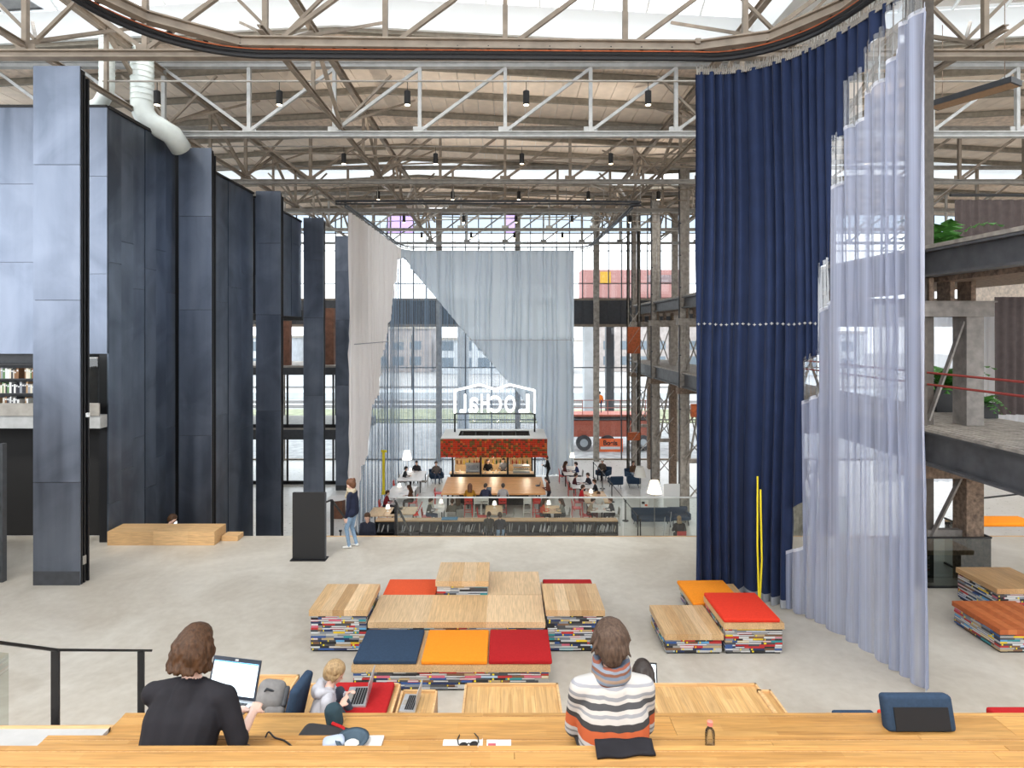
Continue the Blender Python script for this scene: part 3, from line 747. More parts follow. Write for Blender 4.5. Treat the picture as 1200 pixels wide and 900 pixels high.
# cafe stair with its two handrails, beside the landing edge
st = thing('cafe_stair', 'concrete stair leading down from the landing to the cafe', 'stair', (0,0,0))
for k in range(22):
    q = MB(); q.box(-5.2, EDGE+.28*k, LOW if False else -.185*(k+1)-.2, wx(465, EDGE)-.05, EDGE+.28*(k+1), -.185*(k+1)); q.build('step', M_offwhite, st)
handrail('cafe_handrail', 'black handrail at the cafe stair beside the woman in jeans', [(-4.75, 15.7, .93), (-4.65, 16.0, .92), (-4.55, 21.5, -2.9)], [(-4.62, 15.95, -.1, .9), (-4.6, 18.3, -1.6, -.72), (-4.57, 20.6, -3.2, -2.3)])
handrail('cafe_handrail', 'black handrail at the cafe stair beside the glass balustrade', [(-2.95, 16.0, .90), (-2.95, 21.5, -2.9)], [(-2.95, 16.15, -.1, .75), (-2.95, 18.3, -1.6, -.72)])

# galleries seen through the openings in the west wall
for (y0, y1, z0, z1, lab) in ((37, 42.5, 2.85, 3.3, 'floor_mezzanine'), (37, 42.5, -1.15, -.55, 'floor_mezzanine')):
    q = MB(); q.box(-24, y0, z0, -9.2, y1, z1); structure(q.build(lab, M_midsteel))
    q = MB(); q.box(-24, y0-.05, z0-.12, -9.2, y0, z1-.12); structure(q.build('beam_mezzanine', M_darkgrey))
wm = thing('window_12', None, None); structure(wm, 'dark framed glazing under the far mezzanine')
for (za, zb_) in ((LOW, -1.15), (-.55, 2.85)):
    for k in range(9):
        x = -20.6+1.42*k; q = MB(); q.box(x-.05, 37.0, za, x+.05, 37.1, zb_); q.build('mullion', M_black, wm)
        if k < 8: q = MB(); q.add([(x, 37.05, za), (x+1.42, 37.05, za), (x+1.42, 37.05, zb_), (x, 37.05, zb_)], [(0,1,2,3)]); q.build('pane', M_glass, wm)
    q = MB(); q.box(-20.6, 37.0, za, -9.2, 37.12, za+.22); q.build('bottom_rail', M_black, wm)
q = MB(); q.box(-24, 30.5, 6.0, -10.4, 33, 6.5); structure(q.build('beam_mezzanine', M_blackmatt))
bw = MB(); bw.box(-14.2, 37.4, 3.3, -13.5, 37.8, 7.0); bw.box(-11.9, 38.0, 3.3, -10.9, 38.4, 6.9); structure(bw.build('wall_pier', M_brick))
q = MB(); q.box(-15.5, 37.3, 3.31, -14.6, 37.4, 6.2); tag(q.build('timber_screen', M_oak), 'pale timber panel standing on the far mezzanine', 'panel')
q = MB(); q.box(-14.6, 36.2, LOW, -13.7, 36.3, -1.3); tag(q.build('timber_screen', M_oak), 'pale timber panel under the far mezzanine', 'panel')

# ---- outside: ballast, tracks, verge, far buildings
q = MB(); q.box(-140, FAC+.4, LOW-.5, 180, 260, LOW-.05); structure(q.build('ground', M_gravel))
q = MB(); q.box(-120, 62, LOW-.05, 150, 72, LOW+.10); structure(q.build('ground_verge', M_grass))
q = MB(); q.box(-120, 84, LOW-.05, 150, 88, LOW+.85); structure(q.build('platform', M_farwhite))
for k, y in enumerate((74, 75.5, 79, 80.5, 93, 94.5, 100, 101.5)):
    q = MB(); q.box(-120, y, LOW-.05, 150, y+.1, LOW+.14); tag(q.build('rail_line', M_rail), '%s steel rail of the yard outside, counted from the facade' % ('first second third fourth fifth sixth seventh eighth'.split()[k]), 'rail', 'rails of the yard outside')
for k, (x, wd, hg, y, mt) in enumerate(((-62, 30, 8, 130, M_farwhite), (-30, 26, 10, 138, M_farwall), (0, 30, 7.5, 132, M_farwhite), (34, 24, 11, 140, M_farwall), (62, 30, 9, 128, M_farwhite))):
    t = thing('yard_building', ['long white building far outside behind the string curtain', 'brick building far outside behind the string curtain', 'low white building far outside behind the white curtain', 'brick building far outside beyond the orange machine', 'white building far outside beyond the trestle columns'][k], 'building', (x, y, LOW))
    q = MB(); q.box(-wd/2, 0, 0, wd/2, 10, hg); q.build('wall', mt, t)
    q = MB(); q.box(-wd/2-.4, -.4, hg, wd/2+.4, 10.4, hg+.5); q.build('roof', M_midsteel, t)
    for i in range(int(wd/4)):
        for j in range(2):
            q = MB(); q.box(-wd/2+1+4*i, -.06, 1.6+3.6*j, -wd/2+3.6+4*i, 0, 3.6+3.6*j); q.build('window', M_farglass, t)
for k, x in enumerate((-40, -14, 12, 38)):
    t = thing('catenary_mast', ['catenary mast outside beyond the west mezzanine', 'catenary mast outside behind the string curtain', 'catenary mast outside behind the white curtain', 'catenary mast outside beyond the trestles'][k], 'mast', (x, 90, LOW))
    q = MB(); q.ibeam((0, 0, 0), (0, 0, 9), .3, .3, .05); q.build('pole', M_midsteel, t)
    q = MB(); q.bar((0, 0, 8), (-9, 0, 8), .2, .3); q.bar((0, 0, 6.6), (-3, 0, 8), .1, .1); q.build('arm', M_midsteel, t)
# red and yellow wagon added for a reflection in the clerestory, haze put into its colours
t = thing('raised_wagon', 'blurred red and yellow wagon passing outside the clerestory windows', 'wagon', (12.2, 56, 8.6))
q = MB(); q.box(-5, 0, 0, 5, 2.6, 2.6); q.box(-5.2, .1, -.3, 5.2, 2.5, 0); q.build('body', colmat('wagon_red', (.36, .19, .18)), t)
q = MB(); q.box(-3.3, -.05, 1.3, -2.3, 0, 2.4); q.build('yellow_panel', colmat('wagon_yellow', (.50, .30, .05)), t)
q = MB(); q.box(1.2, -.05, 1.4, 4.2, 0, 2.1); q.build('window', colmat('wagon_window', (.22, .17, .18)), t)
for x in (-3.4, 3.4):
    q = MB(); q.tube([(x, -.05, -.45), (x, 2.6, -.45)], .4, 12); q.build('wheel', M_machdark, t)
q = MB(); q.box(-9, 55.4, 7.5, 30, 59, 8.0); structure(q.build('viaduct', M_farwhite))  # deck and piers added only to carry the reflection proxy
for x in (-4, 8, 20, 28):
    q = MB(); q.box(x-.5, 56.5, LOW, x+.5, 58, 7.5); structure(q.build('viaduct_pier', M_farwhite))
# orange rail machine and its banner
t = thing('rail_machine', 'orange rail machine parked outside the glass with a platform railing', 'machine', (wx(718, 47.5), 47.5, LOW))
q = MB(); q.box(-3.4, 0, 1.1, 3.6, 2.2, 2.35); q.box(-3.4, -.02, 2.7, 3.6, 2.2, 2.85); q.build('chassis', M_machine, t)
q = MB(); q.box(-3.2, .3, 2.35, 3.4, 2.0, 2.7); q.build('deck_gap', M_machdark, t)
for x in (-2.3, -.4, 2.4):
    q = MB(); q.tube([(x, -.12, .62), (x, .2, .62)], .62, 18); w_ = q.build('wheel', M_machdark, t)
    q = MB(); q.tube([(x, -.16, .62), (x, -.12, .62)], .32, 14); q.build('hub', M_farwhite, w_)
rl = MB()
for k in range(8): rl.bar((-3.4+k, 0, 2.85), (-3.4+k, 0, 4.0), .05, .05)
for z in (3.4, 4.0): rl.bar((-3.4, 0, z), (3.6, 0, z), .05, .05)
rl.build('railing', M_machine, t)
bn = thing('orange_banner', 'orange banner with black lettering hung on the rail machine', 'banner', (wx(715, 47.3), 47.25, wz(523, 47.3)))
q = MB(); q.box(-1.0, -.02, -.62, 1.0, .02, .62); q.build('cloth', M_banner, bn)
q = MB(); q.box(-.78, -.03, -.22, .78, -.021, -.02); q.build('white_band', M_paper, bn)
def text(name, s_, size, mat, parent, loc, rot, mirror=False, ext=.004, weight=0.0):
    cu = bpy.data.curves.new(name, 'FONT'); cu.body = s_; cu.size = size; cu.align_x = 'CENTER'; cu.align_y = 'CENTER'; cu.extrude = ext; cu.offset = weight
    o = bpy.data.objects.new('tmp_text', cu); C.objects.link(o)
    bpy.context.view_layer.update()
    me = bpy.data.meshes.new_from_object(o.evaluated_get(bpy.context.evaluated_depsgraph_get()))
    bpy.data.objects.remove(o); bpy.data.curves.remove(cu)
    if mirror:
        for v in me.vertices: v.co.x *= -1
        me.flip_normals()
    me.materials.clear(); me.materials.append(mat)
    r = link(name, me, parent, loc); r.rotation_euler = rot
    return r
text('lettering', 'Boels', .52, M_black, bn, (0, -.03, .27), (PI/2, 0, 0), weight=.014)
# ================================================================== CURTAINS AND RAILS
def chain(pts):
    L = [0]
    for a, b in zip(pts[:-1], pts[1:]): L.append(L[-1]+math.dist(a, b))
    return L
def smooth_path(pts, n=12):
    """Catmull-Rom through the points"""
    out = []
    P = [pts[0]]+list(pts)+[pts[-1]]
    for i in range(1, len(P)-2):
        for k in range(n):
            t = k/n; p0, p1, p2, p3 = P[i-1], P[i], P[i+1], P[i+2]
            out.append(tuple(.5*((2*p1[j])+(-p0[j]+p2[j])*t+(2*p0[j]-5*p1[j]+4*p2[j]-p3[j])*t*t+(-p0[j]+3*p1[j]-3*p2[j]+p3[j])*t**3) for j in range(len(p1))))
    out.append(tuple(pts[-1])); return out
class Path:
    def __init__(s, pts): s.p = pts; s.L = chain(pts); s.len = s.L[-1]
    def at(s, u):
        u = min(max(u, 0), s.len-1e-6)
        for i in range(len(s.L)-1):
            if s.L[i+1] >= u: break
        t = (u-s.L[i])/max(1e-9, s.L[i+1]-s.L[i]); a, b = s.p[i], s.p[i+1]
        dx, dy = b[0]-a[0], b[1]-a[1]; l = math.hypot(dx, dy)
        return a[0]+dx*t, a[1]+dy*t, -dy/l, dx/l
def fold(u, seed=0.0, wl=.27):
    return .55*math.sin(2*PI*u/wl+seed+1.1*math.sin(2*PI*u/(wl*4.3)+seed)) + .35*math.sin(2*PI*u/(wl*1.83)+2*seed) + .2*math.sin(2*PI*u/(wl*.53))
def lobes(u, seed=0.0, wl=.27):
    """heavy cloth: round lobes towards the hall with narrow deep valleys"""
    p = u/wl+.30*math.sin(u*2.9+seed)+.16*math.sin(u*7.3+1.7)
    return -(1.75*abs(math.sin(PI*p))**.75-1)*(1+.35*math.sin(1.9*math.floor(p)+seed))
def drape(name, path, u0, u1, zlo, zhi, amp, mat, parent, wl=.27, seed=0, du=.03, nz=14, flare=.35, off=0.0, smooth=True, shape=None):
    """cloth hanging along a path; zlo(u) and zhi(u) give its lower and upper edge"""
    us = []; u = u0
    while u < u1-1e-6: us.append(u); u += du
    us.append(u1); vs = []; uvs = []; cols = 0; fs = []
    for i, u in enumerate(us):
        x, y, nx, ny = path.at(u); a, b = zlo(u), zhi(u)
        for j in range(nz+1):
            t = j/nz; z = a+(b-a)*t
            hgt = (z-ZBOT)/(ZTOP-ZBOT)
            d = off + amp*(1-flare*hgt)*(shape or fold)(u+.05*math.sin(z*.5+u), seed, wl)
            vs.append((x+nx*d, y+ny*d, z)); uvs.append((u, z))
    m = nz+1
    for i in range(len(us)-1):
        for j in range(nz): fs.append((i*m+j, (i+1)*m+j, (i+1)*m+j+1, i*m+j+1))
    me = bpy.data.meshes.new(name); me.from_pydata(vs, [], fs); me.materials.append(mat)
    ul = me.uv_layers.new(name='UVMap')
    li = np.empty(len(me.loops), dtype=np.int32); me.loops.foreach_get('vertex_index', li)
    ul.data.foreach_set('uv', np.array(uvs, dtype=np.float32)[li].ravel())
    if smooth: me.polygons.foreach_set('use_smooth', [True]*len(me.polygons))
    return link(name, me, parent)

ZBOT, ZTOP = .03, 10.76
cp = smooth_path([(3.93, 12.32), (4.65, 12.27), (5.2, 11.97), (5.68, 11.42), (5.98, 10.7), (6.15, 10.0), (6.27, 9.4), (6.36, 8.88)])
CP = Path(cp)
def u_of_px(px):
    best = 0; bd = 1e9
    for i in range(401):
        u = CP.len*i/400; x, y, _, _ = CP.at(u); d = abs(592+700*x/y-px)
        if d < bd: bd = d; best = u
    return best
def z_at(u, py): x, y, _, _ = CP.at(u); return wz(py, y)
def step_fn(table, default):
    T = [(u_of_px(a), u_of_px(b), pa, pb) for a, b, pa, pb in table]
    def f(u):
        for (a, b, pa, pb) in T:
            if a <= u <= b:
                t = (u-a)/max(1e-6, b-a); return z_at(u, pa+(pb-pa)*t)
        return default(u)
    return f
dark_lo = step_fn([(927, 941, 596, 588), (941, 961, 425, 415), (961, 975, 314, 306), (975, 991, 165, 158), (991, 1013, 102, 84), (1013, 1038, 63, 36), (1038, 1056, 18, -2)], lambda u: ZBOT+.02)
shr_hi = step_fn([(922, 942, 645, 640), (942, 962, 470, 460), (962, 977, 363, 352), (977, 989, 219, 210), (989, 1014, 151, 137), (1014, 1042, 108, 87), (1042, 1056, 74, 57), (1056, 1090, 28, 2)], lambda u: 4.0)
U = {p: u_of_px(p) for p in (922, 927, 941, 942, 961, 962, 975, 977, 989, 991, 1013, 1014, 1038, 1042, 1056, 1083, 1089)}
ct = thing('stage_curtain', 'tall midnight blue stage curtain with stepped clear vinyl and white sheer end', 'curtain', (0,0,0))
top = lambda u: ZTOP
drape('blue_cloth', CP, 0, U[927], lambda u: ZBOT+.16, top, .115, M_navycloth, ct, du=.01, wl=.205, flare=.25, shape=lobes)
drape('hem', CP, 0, U[927], lambda u: ZBOT, lambda u: ZBOT+.165, .115, M_greyhem, ct, du=.01, nz=1, wl=.205, flare=.25, shape=lobes)
for a, b in ((927, 941), (941, 961), (961, 975), (975, 991), (991, 1013), (1013, 1038), (1038, 1056)):
    drape('blue_cloth', CP, U[a], U[b], dark_lo, top, .11, M_navycloth, ct, du=.01, wl=.205, flare=.25, shape=lobes)
segs = [(922, 942), (942, 962), (962, 977), (977, 989), (989, 1014), (1014, 1042), (1042, 1056), (1056, 1089)]
for a, b in segs:
    drape('sheer_cloth', CP, U[a], U[b], lambda u: ZBOT+.0, lambda u: shr_hi(u)-.06, .075, M_sheer, ct, du=.012, seed=.4, wl=.27, flare=.1, off=-.02, shape=lobes)
    drape('sheer_edge', CP, U[a], U[b], lambda u: shr_hi(u)-.07, shr_hi, .075, sheer('sheer_hem_%d' % a, (.82, .84, .92), .85), ct, du=.012, nz=1, seed=.4, wl=.27, flare=.1, off=-.02, shape=lobes)
drape('sheer_edge', CP, U[1089]-.10, U[1089], lambda u: ZBOT, shr_hi, .075, MATS['sheer_hem_1056'], ct, du=.012, seed=.4, wl=.27, flare=.1, off=-.024, shape=lobes)
def vin_hi(u): return min(dark_lo(u)+.08, ZTOP) if u < U[1056] else ZTOP
for a, b in ((942, 961), (962, 975), (977, 989), (991, 1013), (1014, 1038), (1042, 1056), (1056, 1083)):
    drape('clear_vinyl', CP, U[a], U[b], lambda u: shr_hi(u)-.05, vin_hi, .06, M_plastic, ct, du=.02, nz=24, seed=1.4, wl=.13, flare=0, off=-.045)
q = MB(); i = 0; u = .03
while u < U[961]:
    x, y, nx, ny = CP.at(u); d = -.10; p = Vector((x+nx*d, y+ny*d, 5.58+.012*math.sin(u*9)))
    q.cbox(p, (.06, .012, .012), 0, Matrix.Rotation(math.atan2(-nx, ny), 3, 'Z')); q.cbox(p, (.010, .014, .055), 0, Matrix.Rotation(math.atan2(-nx, ny), 3, 'Z')); u += .115
tag(q.build('toggle_row', M_greysteel, ct), kind='stuff')
q = MB(); u = .02
while u < U[1056]:
    x, y, nx, ny = CP.at(u); q.bar((x-.03*nx, y-.03*ny, ZTOP-.02), (x+random.uniform(-.03,.03), y+random.uniform(-.03,.03), ZTOP+.17), .014, .012); q.bar((x-.05*nx, y-.05*ny, ZTOP-.05), (x-.03*nx+.02, y-.03*ny, ZTOP+.08), .03, .015); u += .045
tag(q.build('hook_row', M_midsteel, ct), kind='stuff')
q = MB(); q.tube([(5.02, 11.88, 2.55), (5.00, 11.84, 1.2), (5.02, 11.82, .12)], .018, 6); q.tube([(5.06, 11.84, 2.3), (5.07, 11.8, .9), (5.03, 11.8, .12)], .018, 6)
tag(q.build('curtain_strap', M_yellow), 'yellow strap hanging down a fold of the midnight blue curtain', 'strap')

# near rail: dark track under segmented taupe beams
rp = smooth_path([(-7.25, 8.2), (-7.2, 9.6), (-6.95, 10.6), (-6.3, 11.45), (-5.3, 11.93), (-4, 12.0), (0, 12.05), (3.4, 12.1), (4.4, 12.1), (5.1, 11.8), (5.65, 11.25), (5.95, 10.6), (6.12, 9.8), (6.3, 8.8), (6.4, 8.0)], 8)
rt = thing('curtain_track', 'dark curved curtain track sweeping across the hall under taupe beams', 'curtain track', (0,0,0))
q = MB(); q.tube([(x, y, 10.96) for x, y in rp], .055, 8); q.build('track', M_black, rt)
q = MB(); q.tube([(x, y, 11.05) for x, y in rp], .035, 6); q.build('track', M_blackmatt, rt)
q = MB(); q.tube([(x, y-.03, 11.09) for x, y in rp], .012, 6); q.build('cable', M_orangerust, rt)
bp = [(-7.5, 8.1), (-7.2, 9.8), (-6.6, 11.0), (-5.3, 11.95), (-1.2, 12.05), (3.9, 12.15), (5.2, 11.75), (6.0, 10.6), (6.35, 8.6)]
for a, b in zip(bp[:-1], bp[1:]):
    q = MB(); q.ibeam((a[0], a[1], 11.22), (b[0], b[1], 11.22), .2, .2, .03); q.build('beam', M_taupe, rt)
PR = Path(rp); u = .3
while u < PR.len:
    x, y, _, _ = PR.at(u); q = MB(); q.bar((x, y, 11.0), (x, y, 11.2), .025, .025); q.cbox((x, y, 11.13), (.07, .07, .02)); q.build('bracket', M_blackmatt, rt); u += .62
for x in (-5.3, 0, 3.9):
    q = MB(); q.bar((x, 12.05, 11.3), (x, 13.1, 11.5), .1, .1); q.build('hanger', M_taupe, rt)

# far rail, grey-white curtain and its string curtain
ZBOT, ZTOP = LOW+.03, 10.72
fp = [(-6.95, 26.6), (-6.85, 30), (-6.75, 36.6), (-6.6, 38.2), (-6.2, 39.0), (-5.3, 39.3), (-2, 39.3), (4.55, 39.35)]
fp = smooth_path(fp, 8); FP = Path(fp)
fr = smooth_path([(-6.95, 25.9), (-6.85, 30), (-6.75, 36.6), (-6.6, 38.2), (-6.2, 39.0), (-5.3, 39.3), (-2, 39.3), (4.2, 39.3), (5.0, 39.1), (5.4, 38.4), (5.5, 36), (5.6, 27.2), (5.45, 26.0), (4.8, 25.4), (-6.2, 25.3), (-6.8, 25.5), (-6.95, 26.2)], 6)
rt = thing('curtain_track', 'dark rounded curtain track hanging above the cafe', 'curtain track', (0,0,0))
q = MB(); q.tube([(x, y, 10.95) for x, y in fr], .05, 6); q.tube([(x, y, 10.83) for x, y in fr], .035, 6); q.build('track', M_darkgrey, rt)
PF = Path(fr); u = .2
while u < PF.len:
    x, y, _, _ = PF.at(u); q = MB(); q.bar((x, y, 10.83), (x, y, 11.5), .03, .03); q.build('hanger', M_midsteel, rt); u += 1.6
def uf_of_px(px, lo=0):
    best = 0; bd = 1e9
    for i in range(801):
        u = FP.len*i/800; x, y, _, _ = FP.at(u); d = abs(592+700*x/y-px)
        if d < bd: bd = d; best = u
    return best
UF = {p: uf_of_px(p) for p in (404, 414, 421, 432, 437, 445, 452, 460, 466, 470, 476, 500, 540, 580, 610, 628, 640, 672)}
def zf(u, py): x, y, _, _ = FP.at(u); return wz(py, y)
def interp(tab):
    T = [(uf_of_px(a), p) for a, p in tab]
    def f(u):
        for (a, pa), (b, pb) in zip(T[:-1], T[1:]):
            if a <= u <= b: return max(ZBOT, zf(u, pa+(pb-pa)*(u-a)/max(1e-6, b-a)))
        return max(ZBOT, zf(u, T[0][1] if u < T[0][0] else T[-1][1]))
    return f
sol = interp([(400, 700), (405, 640), (418, 592), (422, 548), (431, 530), (432.5, 480), (443, 460), (446, 420), (455, 380), (461, 340), (466, 304), (474, 302), (500, 336), (540, 384), (580, 430), (610, 464), (628, 490), (638, 520), (645, 700)])
wc = thing('grey_white_curtain', 'tall pale grey curtain with a slanting cut edge and string drape behind the cafe', 'curtain', (0,0,0))
tp = lambda u: ZTOP
drape('pale_cloth', FP, .02, UF[470], sol, tp, .15, M_curtain_lit, wc, wl=.46, du=.03, nz=16, flare=.2, shape=lobes)
drape('pale_cloth', FP, UF[470], FP.len-.02, sol, tp, .15, M_curtain_shade, wc, wl=.40, du=.03, nz=16, flare=.2, shape=lobes)
drape('string_cloth', FP, UF[414], UF[640], lambda u: ZBOT, lambda u: sol(u)+.05, .10, M_sheerfar, wc, wl=.42, du=.045, nz=6, flare=.2, off=-.05)
q = MB(); pts = []
u = .05
while u < UF[672]-.1:
    z = 4.85
    if sol(u) < z:
        x, y, nx, ny = FP.at(u); d = -.15*1.5-.0; pts.append((x+nx*d, y+ny*d, z))
    else:
        if len(pts) > 2: q.tube(pts, .022, 5)
        pts = []
    u += .05
if len(pts) > 2: q.tube(pts, .022, 5)
q.build('seam', M_seam, wc)
q = MB(); q.cbox((wx(449.5, 32.6), 32.6, wz(552, 32.6)), (.13, .05, 2.2)); q.cbox((wx(450, 32.6), 32.55, wz(528.5, 32.6)), (.32, .06, .12)); q.cbox((wx(449.5, 32.6), 32.6, wz(577, 32.6)), (.16, .16, .2))
sy = q.build('yellow_strap', M_yellow); tag(sy, 'tall yellow strap hanging in front of the string drape', 'strap')

# ---- pendant spotlights
pm_body = MB(); pm_body.lathe([(.085, .0), (.085, .36), (.05, .38)], (0,0,0), 14); pm_lens = MB(); pm_lens.lathe([(.07, -.004), (.075, .004)], (0,0,0), 14)
pm_w = MB(); pm_w.tube([(0,0,.37), (0,0,.63)], .009, 5)
p0 = None
ROWS = [(15.875, [-9.25, -6.0, -2.6, .56, 3.8], 'first'), (21.475, [-5.8, -2.5, .6, 3.8, 13.0], 'second'), (27.3, [-5.8, -2.4, .62, 3.8, 7.0], 'third'), (33.05, [-5.6, -2.3, .6, 3.7, 6.9], 'fourth'), (38.65, [-5.4, -2.2, .6, 3.7], 'last')]
ORD = ['first', 'second', 'third', 'fourth', 'fifth']
for (y, xs, nm) in ROWS:
    for i, x in enumerate(xs):
        lab = 'small black cylinder pendant lamp, %s from the steel walls in the %s row' % (ORD[i], nm)
        if p0 is None:
            p0 = thing('pendant_lamp', lab, 'lamp', (x, y, 11.45), 0, 'cylinder pendants under the roof')
            pm_body.build('lamp_body', M_blackmatt, p0, smooth=False); pm_lens.build('lens', M_bulb, p0); pm_w.build('wire', M_blackmatt, p0); ul = bpy.data.lights.new('up_light', 'SPOT'); ul.energy = 20; ul.spot_size = 2.7; ul.spot_blend = 1; ul.shadow_soft_size = .06; ul.color = (1, .9, .78); uo = bpy.data.objects.new('up_light', ul); C.objects.link(uo); uo.parent = p0; uo.location = (.0, 0, .72); uo.rotation_euler = (PI, 0, 0)  # upward spots added to brighten the ceiling
        else:
            c = copy_tree(p0); c.location = (x, y, 11.45); c['label'] = lab
for y, nm in ((15.875, 'first'), (21.475, 'second'), (27.3, 'third'), (33.05, 'fourth'), (38.65, 'last')):
    q = MB(); q.tube([(-10.7, y, 12.08), (14.0, y, 12.08)], .025, 6); tag(q.build('lamp_conduit', M_midsteel), 'thin pale conduit carrying the %s row of pendant lamps' % nm, 'conduit')
# ---- white ventilation ducts
for k, (x, y, r, zt, zb, lab) in enumerate(((-10.45, 17.2, .30, 13.6, 11.9, 'thick white ribbed ventilation duct bending behind the blued steel wall'), (-11.0, 16.5, .19, 13.6, 12.25, 'thin white ventilation duct with an elbow above the steel wall'))):
    t = thing('ventilation_duct', lab, 'duct', (x, y, 0))
    sgn = 1 if k == 0 else -1
    pts = [(0, 0, zt), (0, 0, zb)]+[(sgn*(.55-.55*math.cos(a)), .5*math.sin(a)*0+.25*(1-math.cos(a)), zb-.55*math.sin(a)) for a in (.3, .6, .9, 1.2)]
    pts += [(sgn*.60, .45, zb-.66), (sgn*.66, .85, zb-.95)] if k == 0 else [(sgn*.75, .1, zb-.70), (sgn*.75, .1, zb-1.3)]
    q = MB(); q.tube(pts, r, 20); q.build('pipe', M_duct, t, smooth=True)
    q = MB()
    z = zt-.1
    while z > zb: q.lathe([(r+.012, -.012), (r+.012, .012)], (0, 0, z), 20); z -= .16
    q.build('rib_set', M_duct, t)
# ---- heater panel above the side gallery
t = thing('radiant_heater', 'grey radiant heater panel hung on chains above the side gallery', 'heater', (12.2, 15.6, 11.55), math.radians(-62))
q = MB(); q.box(-.95, -.28, 0, .95, .28, .14); q.build('body', M_darkgrey, t)
q = MB(); q.box(-.9, -.23, -.012, .9, .23, 0); q.build('reflector', colmat('warm_reflector', (.32, .2, .12)), t)
for x in (-.7, .7):
    q = MB(); q.tube([(x, 0, .14), (x, 0, 2.2)], .01, 5); q.build('chain', M_rust, t)
# fern by the brown curtain and plants between the decks
def fern(label, loc, s, pot):
    t = thing('potted_fern', label, 'plant', loc)
    q = MB(); q.box(-.35*s, -.2*s, 0, .35*s, .2*s, .5*s); q.build('planter', pot, t)
    rnd = random.Random(int(loc[0]*100)); lf = MB()
    for k in range(26):
        a = rnd.uniform(0, 2*PI); L = rnd.uniform(.5, .95)*s; up = rnd.uniform(.25, 1.0)
        prev = Vector((0, 0, .48*s)); st_ = [prev]
        for j in range(1, 8):
            tt = j/7; st_.append(Vector((math.cos(a)*L*tt*.8, math.sin(a)*L*tt*.8, .48*s+L*(up*tt*1.3-tt*tt*.75))))
        for j in range(1, 8):
            p = st_[j]; d = (st_[j]-st_[j-1]).normalized(); sd = d.cross(Vector((0,0,1))).normalized()*(.17*s*math.sin(PI*min(1, .15+j/8)))
            for sg in (-1, 1):
                tip = p+sd*sg+d*.04*s; lf.add([p-d*.05*s, tip-d*.02*s+Vector((0,0,-.03*s)), p+d*.06*s+Vector((0,0,.01))], [(0,1,2)])
    o = lf.build('frond_leaves', M_leaf, t); tag(o, kind='stuff')
fern('leafy green fern in a dark planter above the upper gallery beam', (11.0, 15.0, 6.62), 1.8, M_browncloth)
fern('green plant behind the leg of the near trestle column', (11.25, 15.2, 3.41), 1.3, M_black)
fern('small green plant on the crane gallery deck beside the larger plant', (11.2, 14.0, 3.41), .7, M_black)
q = MB(); q.box(11.7, 15.5, 7.0, 11.9, 19.3, 7.3); 
# yellow frame and handrail at the far side
q = MB(); q.bar((14.1, 18.2, 0), (14.1, 18.2, 2.35), .07); q.bar((12.6, 18.2, 2.35), (14.13, 18.2, 2.35), .07); tag(q.build('yellow_barrier', M_yellow), 'thin yellow steel frame beside the striped curtain', 'frame')
handrail('side_handrail', 'black handrail on the bright floor behind the near trestle column', [(11.95, 15.8, .95), (13.6, 15.2, 1.35)], [(12.15, 15.75, 0, 1.0), (13.5, 15.25, 0, 1.3)])
softbox('floor_cushion', (1.6, .7, .1), .03, M_orange, None, (14.0, 16.9, .06)); tag(LAST[0], 'orange floor cushion beyond the side handrail', 'cushion')

# ================================================================== BOOK ISLANDS
BOOKC = [('white', (.50, .49, .47)), ('pale', (.34, .325, .30)), ('black', (.02, .02, .022)), ('charcoal', (.07, .07, .075)), ('red', (.48, .03, .03)), ('blue', (.035, .09, .27)), ('brown', (.20, .10, .05)),
         ('teal', (.04, .28, .30)), ('yellow', (.75, .52, .03)), ('pink', (.62, .14, .20)), ('navy', (.02, .035, .10)), ('sand', (.45, .33, .18)), ('slate', (.22, .24, .27)), ('sky', (.12, .36, .62))]
BWT = [6, 5, 6, 6, 4, 3.4, 4, 1.6, 1, 1.4, 3, 3, 4, 1.5]
BM = []
for n_, c in BOOKC:
    mt = pbr('book_'+n_, c, .55)
    for v in range(3):
        q = MB()
        if v == 0: q.box(.002, 0, .04, .998, .12, .96, 0)
        elif v == 1:
            q.box(.002, 0, .04, .998, .12, .16, 0); q.box(.002, 0, .84, .998, .12, .96, 0); q.box(.004, .006, .16, .996, .12, .84, 1)
        else:
            q.box(.002, 0, .04, .998, .12, .96, 0); q.box(.12, -.0015, .12, .24, 0, .88, 2)
        BM.append(q.mesh('book', [mt, M_paper, MATS['yellow_strap']]))
BCH = list(range(len(BOOKC))); 
def book_face(parent, L, z0, z1, origin, rotz, rnd, th=.034):
    """rows of lying books along local x, their backs to local -y"""
    R = Matrix.Rotation(rotz, 4, 'Z'); n = int(round((z1-z0)/th)); h = (z1-z0)/n
    for r in range(n):
        x = 0
        while x < L-.02:
            ln = rnd.uniform(.13, .27)
            if L-x-ln < .1: ln = L-x
            k = rnd.choices(BCH, BWT)[0]; v = rnd.choices((0, 1, 2), (4, 3, 2))[0]
            o = bpy.data.objects.new('book', BM[k*3+v]); C.objects.link(o); o.parent = parent
            p = R @ Vector((x, rnd.uniform(0, .014), z0+r*h)); o.location = Vector(origin)+p
            o.rotation_euler = (0, 0, rotz); o.scale = (ln, 1, h)
            x += ln
def planks(parent, x0, x1, y0, y1, z0, z1, n, mats, along='y', rnd=random):
    for k in range(n):
        q = MB()
        if along == 'y': a, b = x0+(x1-x0)*k/n, x0+(x1-x0)*(k+1)/n; q.box(a+.0006, y0, z0, b-.0006, y1, z1)
        else: a, b = y0+(y1-y0)*k/n, y0+(y1-y0)*(k+1)/n; q.box(x0, a+.0006, z0, x1, b-.0006, z1)
        q.build('plank', mats[k % len(mats)], parent)
